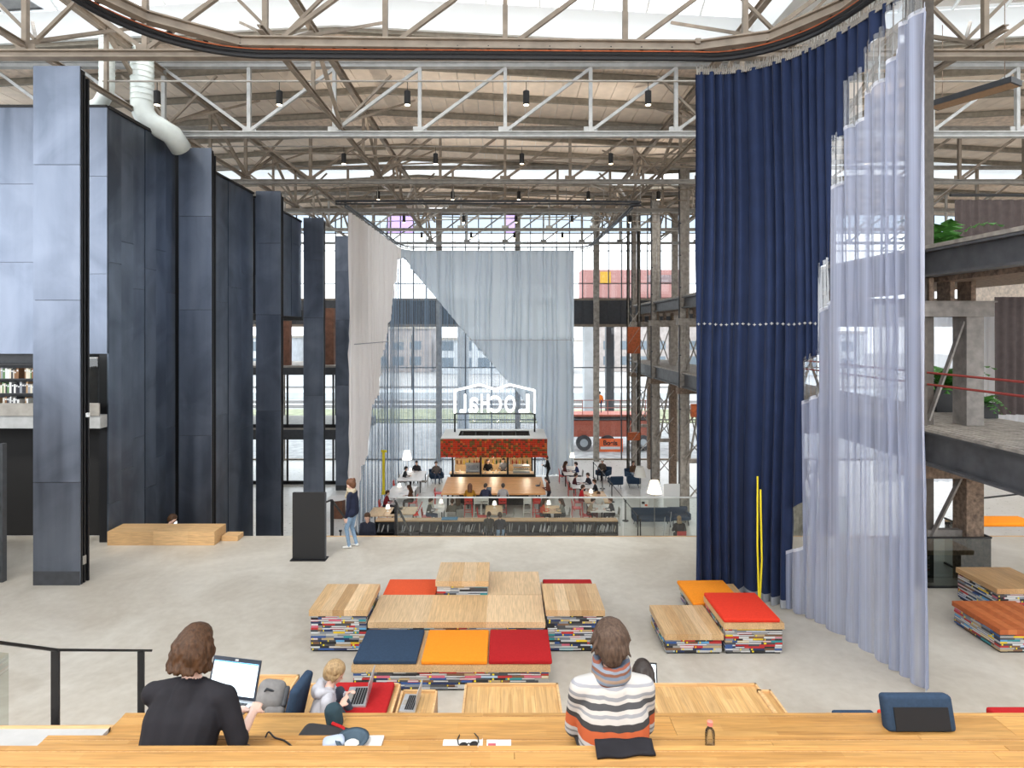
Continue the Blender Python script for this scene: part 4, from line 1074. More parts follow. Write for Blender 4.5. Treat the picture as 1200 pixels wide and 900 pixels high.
def island(label, x0, x1, y0, y1, zt, faces='f', seed=1, slab=.10, mats=None, along='y', nst=5, zb=0.0, rot=0):
    rnd = random.Random(seed)
    t = thing('book_bench', label, 'bench', ((x0+x1)/2, (y0+y1)/2, zb), rot, 'book block benches on the concrete floor')
    w2, d2 = (x1-x0)/2, (y1-y0)/2; zs = zt-slab-zb
    q = MB(); q.box(-w2+.16, -d2+.16, .0, w2-.16, d2-.16, zs); q.build('core', M_blackmatt, t)
    q = MB(); q.box(-w2+.05, -d2+.05, 0, w2-.05, d2-.05, .028); q.build('plinth', M_black, t)
    if 'f' in faces: book_face(t, 2*w2-.05, .03, zs, (-w2+.025, -d2+.02, 0), 0, rnd)
    if 'l' in faces: book_face(t, 2*d2-.05, .03, zs, (-w2+.02, d2-.025, 0), -PI/2, rnd)
    if 'r' in faces: book_face(t, 2*d2-.05, .03, zs, (w2-.02, -d2+.025, 0), PI/2, rnd)
    mats = mats or [M_oak_mid, M_oak_pale, M_oak_dark, M_oak_pale, M_oak_mid]
    planks(t, -w2, w2, -d2, d2, zs, zs+slab, nst, mats, along)
    return t
FR = 10.1
island('waist high book block bench with striped oak top, beside the blue cushion row', -3.32, -2.33, FR, FR+1.05, .72, 'flr', 11)
island('wide low book bench carrying the blue, orange and red cushions', -2.32, .68, 9.0, 10.06, .40, 'flr', 12, mats=[M_oak_mid, M_oak_mid], along='x', nst=4)
island('wide oak topped book platform at the centre of the island', -2.32, .68, 10.08, 11.12, .53, 'f', 13, mats=[M_oak_pale, M_oak_mid, M_oak_pale], nst=3)
island('oak topped platform square behind the wide centre platform', -.32, .68, 11.13, 12.2, .53, 'r', 14, mats=[M_oak_pale], nst=2)
island('raised oak block on top of books at the back of the island', -1.3, -.31, 11.13, 12.05, .78, 'fl', 15, mats=[M_oak_pale, M_oak_mid], nst=4)
island('low book bench under the coral cushion behind the centre platform', -2.32, -1.31, 11.14, 12.12, .34, 'l', 16)
island('waist high book block bench beside the red cushions, behind the man in stripes', .69, 1.69, FR, FR+1.07, .72, 'flr', 17, mats=[M_oak_mid, M_oak_pale, M_oak_mid, M_oak_dark])
island('low book bench under the far red cushion of the island', .72, 1.73, 11.18, 12.14, .34, 'r', 18)
island('low bare oak topped book bench in front of the orange cushion', 2.68, 3.67, 10.03, 11.1, .35, 'fl', 21, mats=[M_oak_mid, M_oak_dark, M_oak_mid, M_oak_pale])
island('book bench carrying the scarlet cushion near the blue curtain', 3.68, 4.69, 10.03, 11.08, .53, 'flr', 22, mats=[M_oak_mid])
island('low book bench under the orange cushion at the foot of the blue curtain', 3.52, 4.62, 11.12, 12.1, .32, 'fl', 23, mats=[M_oak_mid])
island('book bench with a scarlet striped top in the shade of the gallery', 8.33, 9.5, 10.06, 11.14, .41, 'fl', 24, slab=.085, mats=[colmat('rust_oak_a', (.42, .11, .035), .5), colmat('rust_oak_b', (.50, .15, .05), .5)], nst=8)
island('taller oak topped book bench behind the scarlet striped bench', 9.2, 10.3, 11.17, 12.2, .62, 'fl', 25, mats=[M_oak_dark])
def cushion(label, x0, x1, y0, y1, z, mat, th=.07, rot=0, group='seat cushions on the book benches'):
    o = softbox('seat_cushion', (x1-x0, y1-y0, th), .022, mat, None, ((x0+x1)/2, (y0+y1)/2, z+th/2+.001), (0, 0, rot))
    return tag(o, label, 'cushion', group)
cushion('navy blue seat cushion on the wide low book bench', -2.30, -1.34, 9.02, 9.96, .40, M_navy)
cushion('orange seat cushion in the middle of the wide low book bench', -1.27, -.27, 9.01, 9.95, .40, M_orange)
cushion('dark red seat cushion on the wide low book bench', -.25, .71, 9.02, 9.96, .40, M_red)
cushion('coral seat cushion behind the centre platform', -2.34, -1.33, 11.16, 12.12, .34, M_coral)
cushion('dark red seat cushion behind the right-hand waist high book block'.replace('right-hand ', ''), .76, 1.74, 11.22, 12.12, .34, M_red)
cushion('scarlet seat cushion on the book bench near the blue curtain', 3.68, 4.63, 10.05, 11.07, .53, M_scarlet)
cushion('orange seat cushion at the foot of the blue curtain', 3.49, 4.43, 11.12, 12.12, .32, M_orange, rot=.02)

# timber bench at the blued steel wall, and the step behind it
t = thing('timber_bench', 'long low oak bench block in front of the blued steel wall', 'bench', (0,0,0))
for a, b in ((-10.1, -8.93), (-8.93, -7.38)):
    q = MB(); q.box(a+.001, 15.16, 0, b-.001, 15.79, .35); q.build('panel', M_oak, t)
t = thing('timber_step', 'small oak step beside the long oak bench block', 'step', (-7.15, 15.62, 0))
q = MB(); q.box(-.2, -.15, 0, .22, .2, .10); q.box(-.2, -.15, .10, .22, .2, .13); q.build('block', M_oak, t)
# black totem
t = thing('black_display_board', 'black free standing board with a foot plate on the concrete floor', 'display board', (-4.68, 14.25, 0))
q = MB(); q.box(-.385, -.03, .02, .385, .05, 1.59); q.build('board', M_blackmatt, t)
q = MB(); q.box(-.41, -.14, 0, .43, .14, .02); q.build('foot_plate', M_black, t)
q = MB(); q.box(.385, -.03, .02, .40, .05, 1.59); q.build('edge_strip', M_darkgrey, t)

# ================================================================== ON THE TIERS
T1, T2, T3, T4 = 3.15, 2.74, 2.34, 1.93
def tray(label, px0, px1, ynear=4.86, yfar=5.919, z=T4, rim=True, zb=.66, mat=None):
    x0, x1 = wx(px0, yfar), wx(px1, yfar)
    t = thing('wooden_tray_seat', label, 'seat platform', (0,0,0), 0, 'wooden seat platforms below the tiers')
    q = MB(); q.box(x0+.01, ynear, 1.481, x1-.01, min(yfar-.02, 5.44), z-.04)
    if yfar > 5.5: q.box(x0+.01, 5.46, .952, x1-.01, yfar-.02, z-.04)
    q.build('carcass', M_oaky, t)
    n = max(2, int((x1-x0)/.115)); planks(t, x0+.02, x1-.02, ynear, yfar-.02, z-.04, z, n, [M_tray, MATS['oak_tray']], 'y')
    if rim:
        q = MB(); q.box(x0, yfar-.02, z-.3, x1, yfar, z+.025); q.box(x0, ynear, z-.3, x0+.02, yfar, z+.025); q.box(x1-.02, ynear, z-.3, x1, yfar, z+.025); q.build('rim', M_oak, t)
    return t
tray('bare wooden platform with a raised rim below the tiers beside the striped man', 545, 654)
tray('wide bare wooden platform in front of the head of the tablet reader', 757, 886)
tray('narrow wooden platform at the end of the wide bare platform', 887, 903, yfar=5.810)
tray('wooden platform under the red cushion and the boy', 352, 470)
tray('wooden platform holding the smaller laptop beside the boy', 471, 513, yfar=5.810)
tray('wooden platform under the grey rucksack', 290, 351, yfar=6.064)
tray('wooden platform under the navy and orange cushions beside the navy seat back', 968, 1090, yfar=5.457)
tray('wooden platform under the dark red cushion at the end of the tiers', 1150, 1240, yfar=5.457)
G2 = 'cushions on the lower wooden platforms'
cushion('bright red cushion under the open silver laptop of the boy', wx(380, 5.883), wx(463, 5.883), 5.023, 5.883, T4, M_red, .06, group=G2)
cushion('navy cushion on the lower platform beside the navy seat back', wx(974, 5.430), wx(1022, 5.430), 5.159, 5.439, T4, M_navy, .07, group=G2)
cushion('orange cushion in front of the navy seat back', wx(1004, 5.249), wx(1042, 5.249), 4.932, 5.149, T4, M_orange, .07, group=G2)
cushion('scarlet cushion peeping out behind the navy seat back', wx(1028, 5.430), wx(1060, 5.430), 5.204, 5.448, T4, M_scarlet, .07, group=G2)
cushion('dark red cushion at the end of the tiers beyond the navy seat back', wx(1156, 5.430), wx(1220, 5.430), 5.068, 5.448, T4, M_red, .09, group=G2)
cushion('orange cushion edge under the dark red cushion at the end of the tiers', wx(1153, 5.204), wx(1165, 5.204), 4.932, 5.050, T4, M_orange, .07, group=G2)
cushion('red seat cushion under the boy', wx(356, 5.340), wx(378, 5.340), 4.978, 5.430, T4, M_red, .05, group=G2)
# navy seat backs
t = thing('legless_chair', 'navy legless chair back with a black panel standing on the tiers', 'chair', ((wx(1037, 4.706)+wx(1107, 4.706))/2, 4.634, T3))
softbox('upholstery', (.535, .10, .26), .03, M_navy, t, (0, .05, .115), (math.radians(-14), 0, 0))
q = MB(); q.cbox((0, -.012, .098), (.42, .012, .16), 0, Matrix.Rotation(math.radians(-14), 3, 'X')); q.build('back_panel', M_cushdark, t)
q = MB(); q.box(-.2, -.01, 0, .2, .12, .012); q.build('foot', M_black, t)
t = thing('legless_chair', 'navy legless chair leaning upright beside the grey rucksack', 'chair', (wx(350, 5.3), 5.25, T4))
softbox('upholstery', (.08, .34, .46), .03, M_navy, t, (.0, .0, .225), (0, math.radians(13), math.radians(-6)))
# grey rucksack
t = thing('grey_rucksack', 'grey rucksack leaning on the wooden platform beside the navy seat back', 'bag', (wx(316, 5.430), 5.430, T4+.0), math.radians(14))
o = softbox('body', (.25, .26, .36), .075, M_greybag, t, (0, 0, .155), (math.radians(38), math.radians(14), 0), 4)
o = softbox('front_pocket', (.18, .10, .22), .045, M_greybag, t, (.05, -.13, .10), (math.radians(38), math.radians(14), 0), 4)
softbox('side_pocket', (.05, .18, .26), .02, M_darkgrey, t, (.125, -.03, .14), (math.radians(38), math.radians(14), 0), 3)
q = MB(); q.tube([(-.04, -.10, .285), (-.01, -.12, .33), (.05, -.10, .285)], .010, 6); q.build('handle', M_darkgrey, t)
# black rucksacks near the boy
t = thing('black_rucksack', 'black rucksack with a red edge lying on the tier behind the boy', 'bag', (wx(380, 4.4), 4.389, T3), math.radians(-8))
softbox('body', (.40, .25, .155), .065, M_blackbag, t, (0, 0, .076), (0, math.radians(2), 0), 4)
softbox('pocket', (.24, .04, .09), .018, M_cushdark, t, (-.02, -.125, .06))
q = MB(); q.tube([(.02, .1, .155), (.12, .07, .15), (.19, .0, .09), (.2, -.07, .03)], .012, 6); q.build('red_edge', M_red, t)
t = thing('jacket_bundle', 'dark blue green jacket bundled on the rucksack beside the boy', 'jacket', (wx(397, 4.796), 4.66, T3))
softbox('cloth', (.13, .12, .20), .055, colmat('petrol_cloth', (.03, .055, .07)), t, (0, 0, .095), (0, math.radians(-10), .2), 4)
# denim cap with grey things
t = thing('denim_cap', 'denim bucket cap lying upside down on the tier', 'cap', (wx(413, 3.88), 3.88, T2)); t.scale = (.72, .72, .85)
q = MB(); q.lathe([(.085, .0), (.10, .045), (.145, .06), (.15, .068), (.105, .06), (.085, .015)], (0,0,0), 20); q.build('cloth', colmat('cap_denim', (.06, .09, .12)), t, smooth=True)
q = MB(); q.ball((0, -.02, .03), (.07, .06, .03), 10); q.build('lining', M_offwhite, t)
q = MB(); q.box(0, 0, 0, .12, .16, .02); q.build('notebook', M_pinkish); o = LAST[0]; o.location = (wx(423, 3.82), 3.80, T2); tag(o, 'pale notebook beside the denim cap on the tier', 'notebook')
t = softbox('crumpled_scarf', (.14, .09, .06), .028, colmat('pale_blue_cloth', (.42, .48, .60)), None, (wx(391, 3.88), 3.88, T2+.03), (0, 0, .3)); tag(t, 'pale blue crumpled cloth beside the denim cap', 'cloth')
# black cable
q = MB(); pts = smooth_path([(wx(311, 3.95), 3.95, T2+.012), (wx(315, 3.97), 3.97, T2+.035), (wx(322, 3.95), 3.95, T2+.012), (wx(333, 3.93), 3.93, T2+.006), (wx(344, 3.89), 3.87, T2+.006)], 6); q.tube(pts, .006, 6)
tag(q.build('laptop_cable', M_black), 'thin black cable curling on the oak tier beside the woman', 'cable')
# paper with sunglasses, leaflet
q = MB(); q.box(-.16, -.21, 0, .10, .20, .002); o = q.build('paper_sheet', M_paper, None, (wx(544, 3.602), 3.756, T2+.0005)); tag(o, 'white paper sheet lying on the oak tier', 'paper')
t = thing('sunglasses', 'dark sunglasses lying on the white paper sheet', 'sunglasses', (wx(549, 3.86), 3.87, T2+.003), .15)
for s_ in (-1, 1):
    q = MB(); q.ball((s_*.034, 0, .018), (.029, .006, .02), 12); q.build('lens', M_black, t)
    q = MB(); q.tube([(s_*.065, 0, .025), (s_*.068, .06, .018), (s_*.05, .12, .006)], .004, 6); q.build('temple', M_black, t)
q = MB(); q.tube([(-.012, 0, .022), (0, 0, .027), (.012, 0, .022)], .004, 6); q.build('bridge', M_black, t)
t = thing('leaflet', 'small pink and white leaflet on the oak tier behind the striped man', 'leaflet', (wx(581, 3.9), 3.88, T2))
q = MB(); q.box(-.06, -.07, 0, .10, .10, .0016); q.build('page', M_paper, t); q = MB(); q.box(-.05, -.05, .0017, -.0, .03, .0022); q.build('printed_field', colmat('leaflet_red', (.45, .1, .12)), t)
# bottle
t = thing('water_bottle', 'clear plastic bottle with a pale red cap on the oak tier', 'bottle', (wx(832, 3.88), 3.88, T2))
q = MB(); q.lathe([(.03, 0), (.032, .01), (.032, .09), (.028, .11), (.013, .13), (.013, .145)], (0,0,0), 14); q.build('body', glass('bottle_plastic', (.93, .95, .95), .10), t, smooth=True)
q = MB(); q.lathe([(.018, .14), (.018, .165)], (0,0,0), 14); q.build('cap', colmat('cap_red', (.75, .25, .2)), t)

def laptop(label, loc, rotz, w_, d_, open_deg, body, screen, z_scr=True, keyc=M_keys, lidm=None):
    t = thing('laptop', label, 'laptop', loc, rotz)
    q = MB(); q.box(-w_/2, -d_/2, 0, w_/2, d_/2, .014); q.build('base', body, t)
    kb = MB()
    for r in range(5):
        for k in range(12): kb.box(-w_*.42+k*w_*.07, d_*.36-r*d_*.115-d_*.09, .0142, -w_*.42+k*w_*.07+w_*.06, d_*.36-r*d_*.115, .017)
    kb.build('keyboard', keyc, t)
    q = MB(); q.box(-w_*.14, -d_*.42, .014, w_*.14, -d_*.16, .0146); q.build('touchpad', M_laptop if body is not M_laptop else M_midsteel, t)
    lid = MB(); lid.box(-w_/2, 0, 0, w_/2, .008, d_); lo = lid.build('lid', lidm or body, t, (0, d_/2-.004, .012)); lo.rotation_euler = (-math.radians(open_deg-90), 0, 0)
    q = MB(); q.box(-w_*.46, -.0012, d_*.09, w_*.46, 0, d_*.9); q.build('screen', screen, lo)
    if screen is M_screen:
        q = MB(); q.box(-w_*.46, -.002, d_*.87, w_*.46, -.0012, d_*.9); q.build('screen_bar', M_screenbar, lo)
        q = MB(); q.box(-.012, -.004, d_*.925, .012, -.001, d_*.975); q.build('camera_cover', M_paper, lo)
    return t
# ================================================================== PEOPLE
def ik(a, b, l1, l2, pole):
    a, b, pole = Vector(a), Vector(b), Vector(pole); d = b-a; L = min(d.length, (l1+l2)*.995); dn = d.normalized(); b = a+dn*L
    x = (l1*l1-l2*l2+L*L)/(2*L); h = math.sqrt(max(0, l1*l1-x*x)); p = (pole-dn*pole.dot(dn))
    p = p.normalized() if p.length > 1e-5 else Vector((0,0,1))
    return a+dn*x+p*h, b
def capsule_mesh(caps, vox, smooth=3, fac=.5):
    """one continuous skin round all the tapered limbs"""
    q = MB()
    for (a, b, ra, rb, *_) in caps:
        a, b = Vector(a), Vector(b)
        if (b-a).length < 1e-4: q.ball(a, ra, 12); continue
        n = 12; d = (b-a).normalized(); u = Vector((0,0,1)) if abs(d.z) < .9 else Vector((1,0,0)); x = d.cross(u).normalized(); y = d.cross(x)
        pts = [a-d*ra*.97, a-d*ra*.75, a-d*ra*.4, a, b, b+d*rb*.4, b+d*rb*.75, b+d*rb*.97]; rs = [ra*.22, ra*.66, ra*.917, ra, rb, rb*.917, rb*.66, rb*.22]
        q.tube(pts, rs, n)
    me = q.mesh('tmp', M_skin); o = bpy.data.objects.new('tmp', me); C.objects.link(o)
    r = o.modifiers.new('r', 'REMESH'); r.mode = 'VOXEL'; r.voxel_size = vox; r.adaptivity = 0
    if smooth: s = o.modifiers.new('s', 'SMOOTH'); s.iterations = smooth; s.factor = fac
    bpy.context.view_layer.update()
    out = bpy.data.meshes.new_from_object(o.evaluated_get(bpy.context.evaluated_depsgraph_get()))
    bpy.data.objects.remove(o); bpy.data.meshes.remove(me)
    out.polygons.foreach_set('use_smooth', [True]*len(out.polygons))
    return out
def paint(me, caps, mats):
    """each face takes the cloth of the limb it lies on"""
    n = len(me.vertices); co = np.empty(n*3, dtype=np.float32); me.vertices.foreach_get('co', co); co = co.reshape(-1, 3)
    lt = np.array([p.vertices[0] for p in me.polygons]) if len(me.polygons) else np.zeros(0, int)
    cen = np.empty(len(me.polygons)*3, dtype=np.float32); me.polygons.foreach_get('center', cen); cen = cen.reshape(-1, 3)
    best = np.full(len(cen), 1e9); idx = np.zeros(len(cen), dtype=np.int32)
    for (a, b, ra, rb, mi, *_) in caps:
        a = np.array(a); b = np.array(b); ab = b-a; L = max(1e-9, ab.dot(ab))
        t = np.clip(((cen-a) @ ab)/L, 0, 1); d = np.linalg.norm(cen-(a+t[:, None]*ab), axis=1)-(ra+(rb-ra)*t)
        m = d < best; best[m] = d[m]; idx[m] = mi
    me.materials.clear()
    for m in mats: me.materials.append(m)
    me.polygons.foreach_set('material_index', idx); me.update()
SK, TOP, LEG, SHOE = 0, 1, 2, 3
def hand(caps, wrist, fore, palmn, s, curl=.5, fingers=True, mi=SK):
    """palm, four unequal curled fingers and a thumb leaving the side of the palm"""
    f = Vector(fore).normalized(); pn = Vector(palmn); pn = (pn-f*pn.dot(f)).normalized(); sd = f.cross(pn)
    w0 = Vector(wrist); pc = w0+f*.085*s
    for k in (-1, -.33, .33, 1): caps.append((w0+f*.015*s+sd*.016*k*s, pc+sd*.029*k*s, .016*s, .0125*s, mi))
    if not fingers:
        caps.append((pc, pc+f*.05*s+pn*.03*s, .024*s, .016*s, mi)); caps.append((w0+f*.03*s-sd*.03*s, pc-sd*.045*s, .012*s, .010*s, mi)); return
    for k, L in ((-1, .066), (-.33, .078), (.33, .073), (1, .056)):
        p = pc+sd*.029*k*s; d = f
        for j, part in enumerate((.45, .32, .23)):
            d = (d*math.cos(curl*.7)+pn*math.sin(curl*.7)).normalized(); e = p+d*L*part*s*1.02
            caps.append((p, e, (.0095-.001*j)*s, (.009-.001*j)*s, mi)); p = e; 
            f2 = d; 
    p = w0+f*.025*s-sd*.024*s; e = p+(f*.5-sd*.75+pn*.35).normalized()*.04*s; caps.append((p, e, .013*s, .0115*s, mi))
    caps.append((e, e+(f*.8-sd*.25+pn*.45).normalized()*.03*s, .0105*s, .009*s, mi))
def person(label, loc, rotz, pose='sit', seat=.46, h=1.72, lean=12, head_pitch=15, head_yaw=0, hands=None, feet=None, cloth=None, hair=None, hair_kind='short',
           vox=.024, sleeves=1.0, fingers=False, skin=None, wide=1.0, scarf=None, hat=None, group=None, twist=0, knees=None, category='person', loose=0.0, handed=True, elbow=None, neckline=False, neck=0.0):
    s = h/1.72; skin = skin or M_skin; top, leg, shoe = cloth
    root = thing('person', label, category, loc, rotz, group)
    ln = math.radians(lean); up = Vector((0, math.sin(ln), math.cos(ln))); fw = Vector((0, math.cos(ln), -math.sin(ln)))
    caps = []
    hz = seat+.095*s if pose == 'sit' else .90*s
    pel = Vector((0, 0, hz)); chest = pel+up*.27*s; nb = pel+up*.49*s; X = Vector((wide, 0, 0))
    sh = nb-up*(.085 if neckline else .055)*s
    for sg in (-1, 1):
        caps.append((pel+X*.085*s*sg, pel+X*.07*s*sg+up*.10*s, .108*s+loose, .105*s+loose, LEG if loose == 0 else TOP))
        caps.append((pel+X*.07*s*sg+up*.10*s, chest+X*.08*s*sg, .105*s+loose, .108*s+loose, TOP))
        caps.append((chest+X*.08*s*sg, sh+X*.095*s*sg-up*.03*s, .108*s+loose, .078*s+loose*.6, TOP))
        caps.append((nb-up*(.03 if neckline else 0)*s+X*(.062 if neckline else .03)*s*sg, sh+X*.165*s*sg, .052*s, .062*s+loose*.4, TOP))
    caps.append((pel, chest, .11*s+loose, .115*s+loose, TOP)); caps.append((chest, nb-up*.075*s-fw*.012*s, .112*s+loose, .085*s+loose*.6, TOP))
    hp = math.radians(lean*.35+head_pitch); hup = Vector((0, math.sin(hp*.7), math.cos(hp*.7)))
    hb = nb+hup*(.085+neck)*s
    caps.append((nb-up*(.05 if neckline else -.02)*s, hb+hup*.03*s, (.066 if neckline else .052)*s, .05*s, SK))
    R = Matrix.Rotation(math.radians(head_yaw), 3, 'Z') @ Matrix.Rotation(-hp, 3, 'X')
    hc = nb+hup*(.185+neck)*s
    def hd(x, y, z): return hc + R @ Vector((x*s, y*s, z*s))
    caps += [(hd(0,-.022,.03), hd(0,.025,.03), .083*s, .080*s, SK), (hd(-.018,.03,-.02), hd(.018,.03,-.02), .062*s, .062*s, SK), (hd(0,.03,-.03), hd(0,.058,-.082), .05*s, .03*s, SK),
             (hd(0,.094,.0), hd(0,.108,-.028), .010*s, .0145*s, SK), (hd(-.017,.083,-.062), hd(.017,.083,-.062), .0105*s, .0105*s, SK), (hd(-.03,.083,.022), hd(.03,.083,.022), .014*s, .014*s, SK)]
    for sg in (-1, 1): caps.append((hd(.078*sg,-.005,.012), hd(.083*sg,-.012,-.025), .013*s, .009*s, SK))
    L1, L2 = .285*s, .255*s
    hands = hands or [(-.2, .32, seat+.28), (.2, .32, seat+.28)] if pose == 'sit' else (hands or [(-.25, .06, .80*s), (.25, .06, .80*s)])
    for i, sg in enumerate((-1, 1)):
        S = sh+X*.185*s*sg
        pole = Vector((sg*.55, -.45, -.7)) if elbow is None else Vector((sg*elbow[0], elbow[1], elbow[2]))
        E, Wr = ik(S, hands[i], L1, L2, pole)
        caps.append((S, E, .056*s+loose*.5, .044*s+loose*.5, TOP))
        m2 = TOP if sleeves >= 1 else SK
        caps.append((E, Wr, .041*s+(loose*.4 if m2 == TOP else 0), .029*s, m2))
        if sleeves < 1: caps.append((E+(S-E)*.1, E+(Wr-E)*.10, .047*s+loose*.5, .045*s+loose*.4, TOP))
        hand(caps, Wr+(Wr-E).normalized()*.01*s, Wr-E, Vector((-sg*.3, .1, -1)) if pose == 'sit' else Vector((-sg, 0, 0)), s, .55, fingers)
    TH, SHN = .42*s, .42*s
    for i, sg in enumerate((-1, 1)):
        hpj = pel+Vector((.09*sg*s, 0, -.005))
        ft = Vector(feet[i]) if feet else (Vector((.12*sg, .42*s, .075)) if pose == 'sit' else Vector((.10*sg*s, -.02, .08*s)))
        K, A = ik(hpj, ft, TH, SHN, Vector((.12*sg, 1, .25)) if not knees else Vector(knees[i]))
        caps.append((hpj, K, .083*s, .057*s, LEG)); caps.append((K, A, .056*s, .040*s, LEG))
        fd = Vector((.15*sg, 1, 0)).normalized()
        caps.append((A+Vector((0,0,-.03*s))-fd*.03*s, A+fd*.15*s+Vector((0,0,-.045*s)), .040*s, .030*s, SHOE))
    if neckline:
        cr = [nb-up*.028*s+Vector((.088*math.cos(2*PI*k/24)*s, (.078*math.sin(2*PI*k/24)+.004)*s, .012*s*math.sin(2*PI*k/24)+(.012*s*math.cos(4*PI*k/24)))) for k in range(25)]
        q = MB(); q.tube(cr, .013*s, 8, caps=False); q.build('collar', top, root, smooth=True)
    me = capsule_mesh(caps, vox*s); paint(me, caps, [skin, top, leg, shoe]); link('body', me, root)
    q = MB()
    for sg in (-1, 1): q.ball(hd(.031*sg, .0905, .006), (.011*s, .006*s, .007*s), 8)
    q.build('eyes', M_eye, root)
    if vox < .02:
        q = MB(); q.ball(hd(0, .094, -.062), (.02*s, .006*s, .005*s), 8); q.build('mouth', colmat('lips', (.45, .18, .15)), root)
    hm = hair or M_hairbrown; hcps = []
    if hair_kind in ('short', 'fluffy', 'bob', 'long', 'bun'):
        g = .012 if hair_kind == 'short' else .020
        hcps += [(hd(0,-.035,.045), hd(0,.004,.060), (.084+g)*s, (.076+g)*s), (hd(0,-.05,.0), hd(0,-.02,.06), (.072+g)*s, (.08+g)*s), (hd(0,-.055,-.045), hd(0,-.05,.0), (.05+g)*s, (.07+g)*s)]
        for sg in (-1, 1): hcps.append((hd(.055*sg,-.02,.0), hd(.05*sg,-.01,.06), .045*s, .05*s))
        rnd = random.Random(hash(label) % 1000 if False else len(label)*7)
        if hair_kind == 'fluffy':
            for k in range(70):
                a = rnd.uniform(0, 2*PI); e = rnd.uniform(-.7, 1.3); r0 = .10
                p = (r0*math.cos(e)*math.cos(a), -.02+r0*1.08*math.cos(e)*math.sin(a), .03+.105*math.sin(e))
                if p[1] > .06 and p[2] < .06: continue
                hcps.append((hd(*p), hd(p[0]*1.10+rnd.uniform(-.02,.02), p[1]*1.10, p[2]-.04), .016*s, .006*s))
        if hair_kind in ('bob', 'long'):
            L = .118 if hair_kind == 'bob' else .30; nk = 38
            for k in range(nk):
                a = PI+PI*(k/(nk-1))*1.16-.08*PI; cx, cy = math.cos(a), math.sin(a)
                for lay in range(2):
                    r0 = .094+.016*lay; prev = hd(r0*cx*.95, -.015+r0*1.05*cy, .075-.03*lay)
                    LL = L*rnd.uniform(.85, 1.1); ph = rnd.uniform(0, 6)
                    for j in range(1, 7):
                        t = j/6; wv = .010*math.sin(ph+t*9)*(vox < .02); fl = 1+.16*t*(hair_kind == 'bob')
                        nx = hd((r0*fl+wv)*cx*1.02-wv*cy, -.015+(r0*fl+wv)*1.05*cy+wv*cx, .075-.03*lay-t*(LL+.05))
                        hcps.append((prev, nx, (.019-.004*t)*s, (.018-.006*t)*s)); prev = nx
        if hair_kind == 'bun': hcps += [(hd(0,-.105,.085), hd(0,-.115,.10), .045*s, .042*s), (hd(.02,-.12,.07), hd(-.02,-.11,.115), .03*s, .03*s)]
        hv = max(.0065, vox*.72)*s
        link('hair', capsule_mesh(hcps, hv, 2, .4), root); LAST[0].data.materials.clear(); LAST[0].data.materials.append(hm)
    if scarf:
        sp = []
        for k in range(13):
            a = 2*PI*k/12; sp.append(nb+hup*(.035+.018*math.sin(a*1+.6))*s+Vector((.085*math.cos(a)*s, .085*math.sin(a)*s+.012, .008*math.sin(3*a))))
        sc1 = [(sp[k], sp[k+1], .036*s, .036*s) for k in range(12)]; sc1 += [(p+hup*.04*s, q_+hup*.042*s, .032*s, .032*s) for p, q_ in zip(sp[:-1], sp[1:])]
        sc1 += [(sp[3], sp[3]+Vector((.02, .06, -.18)), .035*s, .04*s)]
        link('scarf', capsule_mesh(sc1, max(.01, vox*.7), 2, .4), root); LAST[0].data.materials.clear(); LAST[0].data.materials.append(scarf)
    if hat:
        q = MB(); q.ball(hd(0,-.015,.075), (.102*s, .112*s, .075*s), 12); q.build('hat', hat, root, smooth=True)
    return root
CK = lambda n, c: colmat('cloth_'+n, c)

# -- woman with the laptop, on the tier
woman = person('woman in a black T-shirt with a brown bob typing on a laptop', (wx(203, 3.56), 3.55, T2), math.radians(-5), 'sit', 0, 1.63, lean=25, head_pitch=6, head_yaw=-8, neck=.02,
    hands=[(.14, .37, .215), (.30, .37, .205)], feet=[(.02, .60, -.32), (.42, .56, -.32)], knees=[(0, 1, .4), (.35, 1, .5)], cloth=(M_blacktee, M_blackdenim, M_black), hair=M_hairbrown, hair_kind='bob', vox=.0115, sleeves=.5, fingers=True, skin=M_skin2, wide=1.34, loose=.035, elbow=(.35, -.3, -.8), neckline=True)
laptop('dark laptop with a lit white screen on the lap of the woman in black', (wx(252, 3.97)+.02, 3.98, T2+.165), math.radians(-11), .37, .25, 108, M_laptop, M_screen, lidm=M_laptopdark)
# -- man in the striped jumper
M_jumper = stripes('striped_jumper', [(0, (.10,.10,.10)), (.13, (.42,.41,.41)), (.18, (.10,.10,.10)), (.225, (.46,.45,.45)), (.27, (.22,.215,.215)), (.30, (.50,.48,.47)), (.345, (.50,.115,.045)), (.495, (.05,.047,.047)), (.565, (.50,.47,.44)), (.62, (.27,.27,.285)), (.65, (.50,.47,.44)), (.69, (.075,.075,.08)), (.755, (.50,.47,.44)), (.79, (.25,.25,.265)), (.83, (.50,.47,.44)), (.89, (.30,.30,.325)), (.915, (.47,.455,.44))], .14, .64)
M_scarf = stripes('striped_scarf', [(0, (.10,.11,.14)), (.12, (.24,.08,.05)), (.22, (.18,.22,.28)), (.34, (.28,.20,.15)), (.46, (.14,.17,.22)), (.56, (.20,.09,.06)), (.66, (.22,.25,.30)), (.74, (.26,.09,.06)), (.8, (.10,.12,.16)), (.88, (.25,.22,.2))], .57, .73)
man = person('man in a grey and orange striped jumper and striped scarf seated on the tiers', (wx(720, 3.56), 3.55, T2), math.radians(2), 'sit', 0, 1.76, lean=9, head_pitch=12, head_yaw=-6,
    hands=[(-.15, .38, .16), (.15, .38, .16)], feet=[(-.15, .60, -.32), (.15, .60, -.32)], cloth=(M_jumper, M_blackdenim, M_black), hair=M_hairgrey, hair_kind='fluffy', vox=.0115, fingers=True, wide=1.02, loose=.028, scarf=M_scarf, elbow=(.34, -.35, -.9))
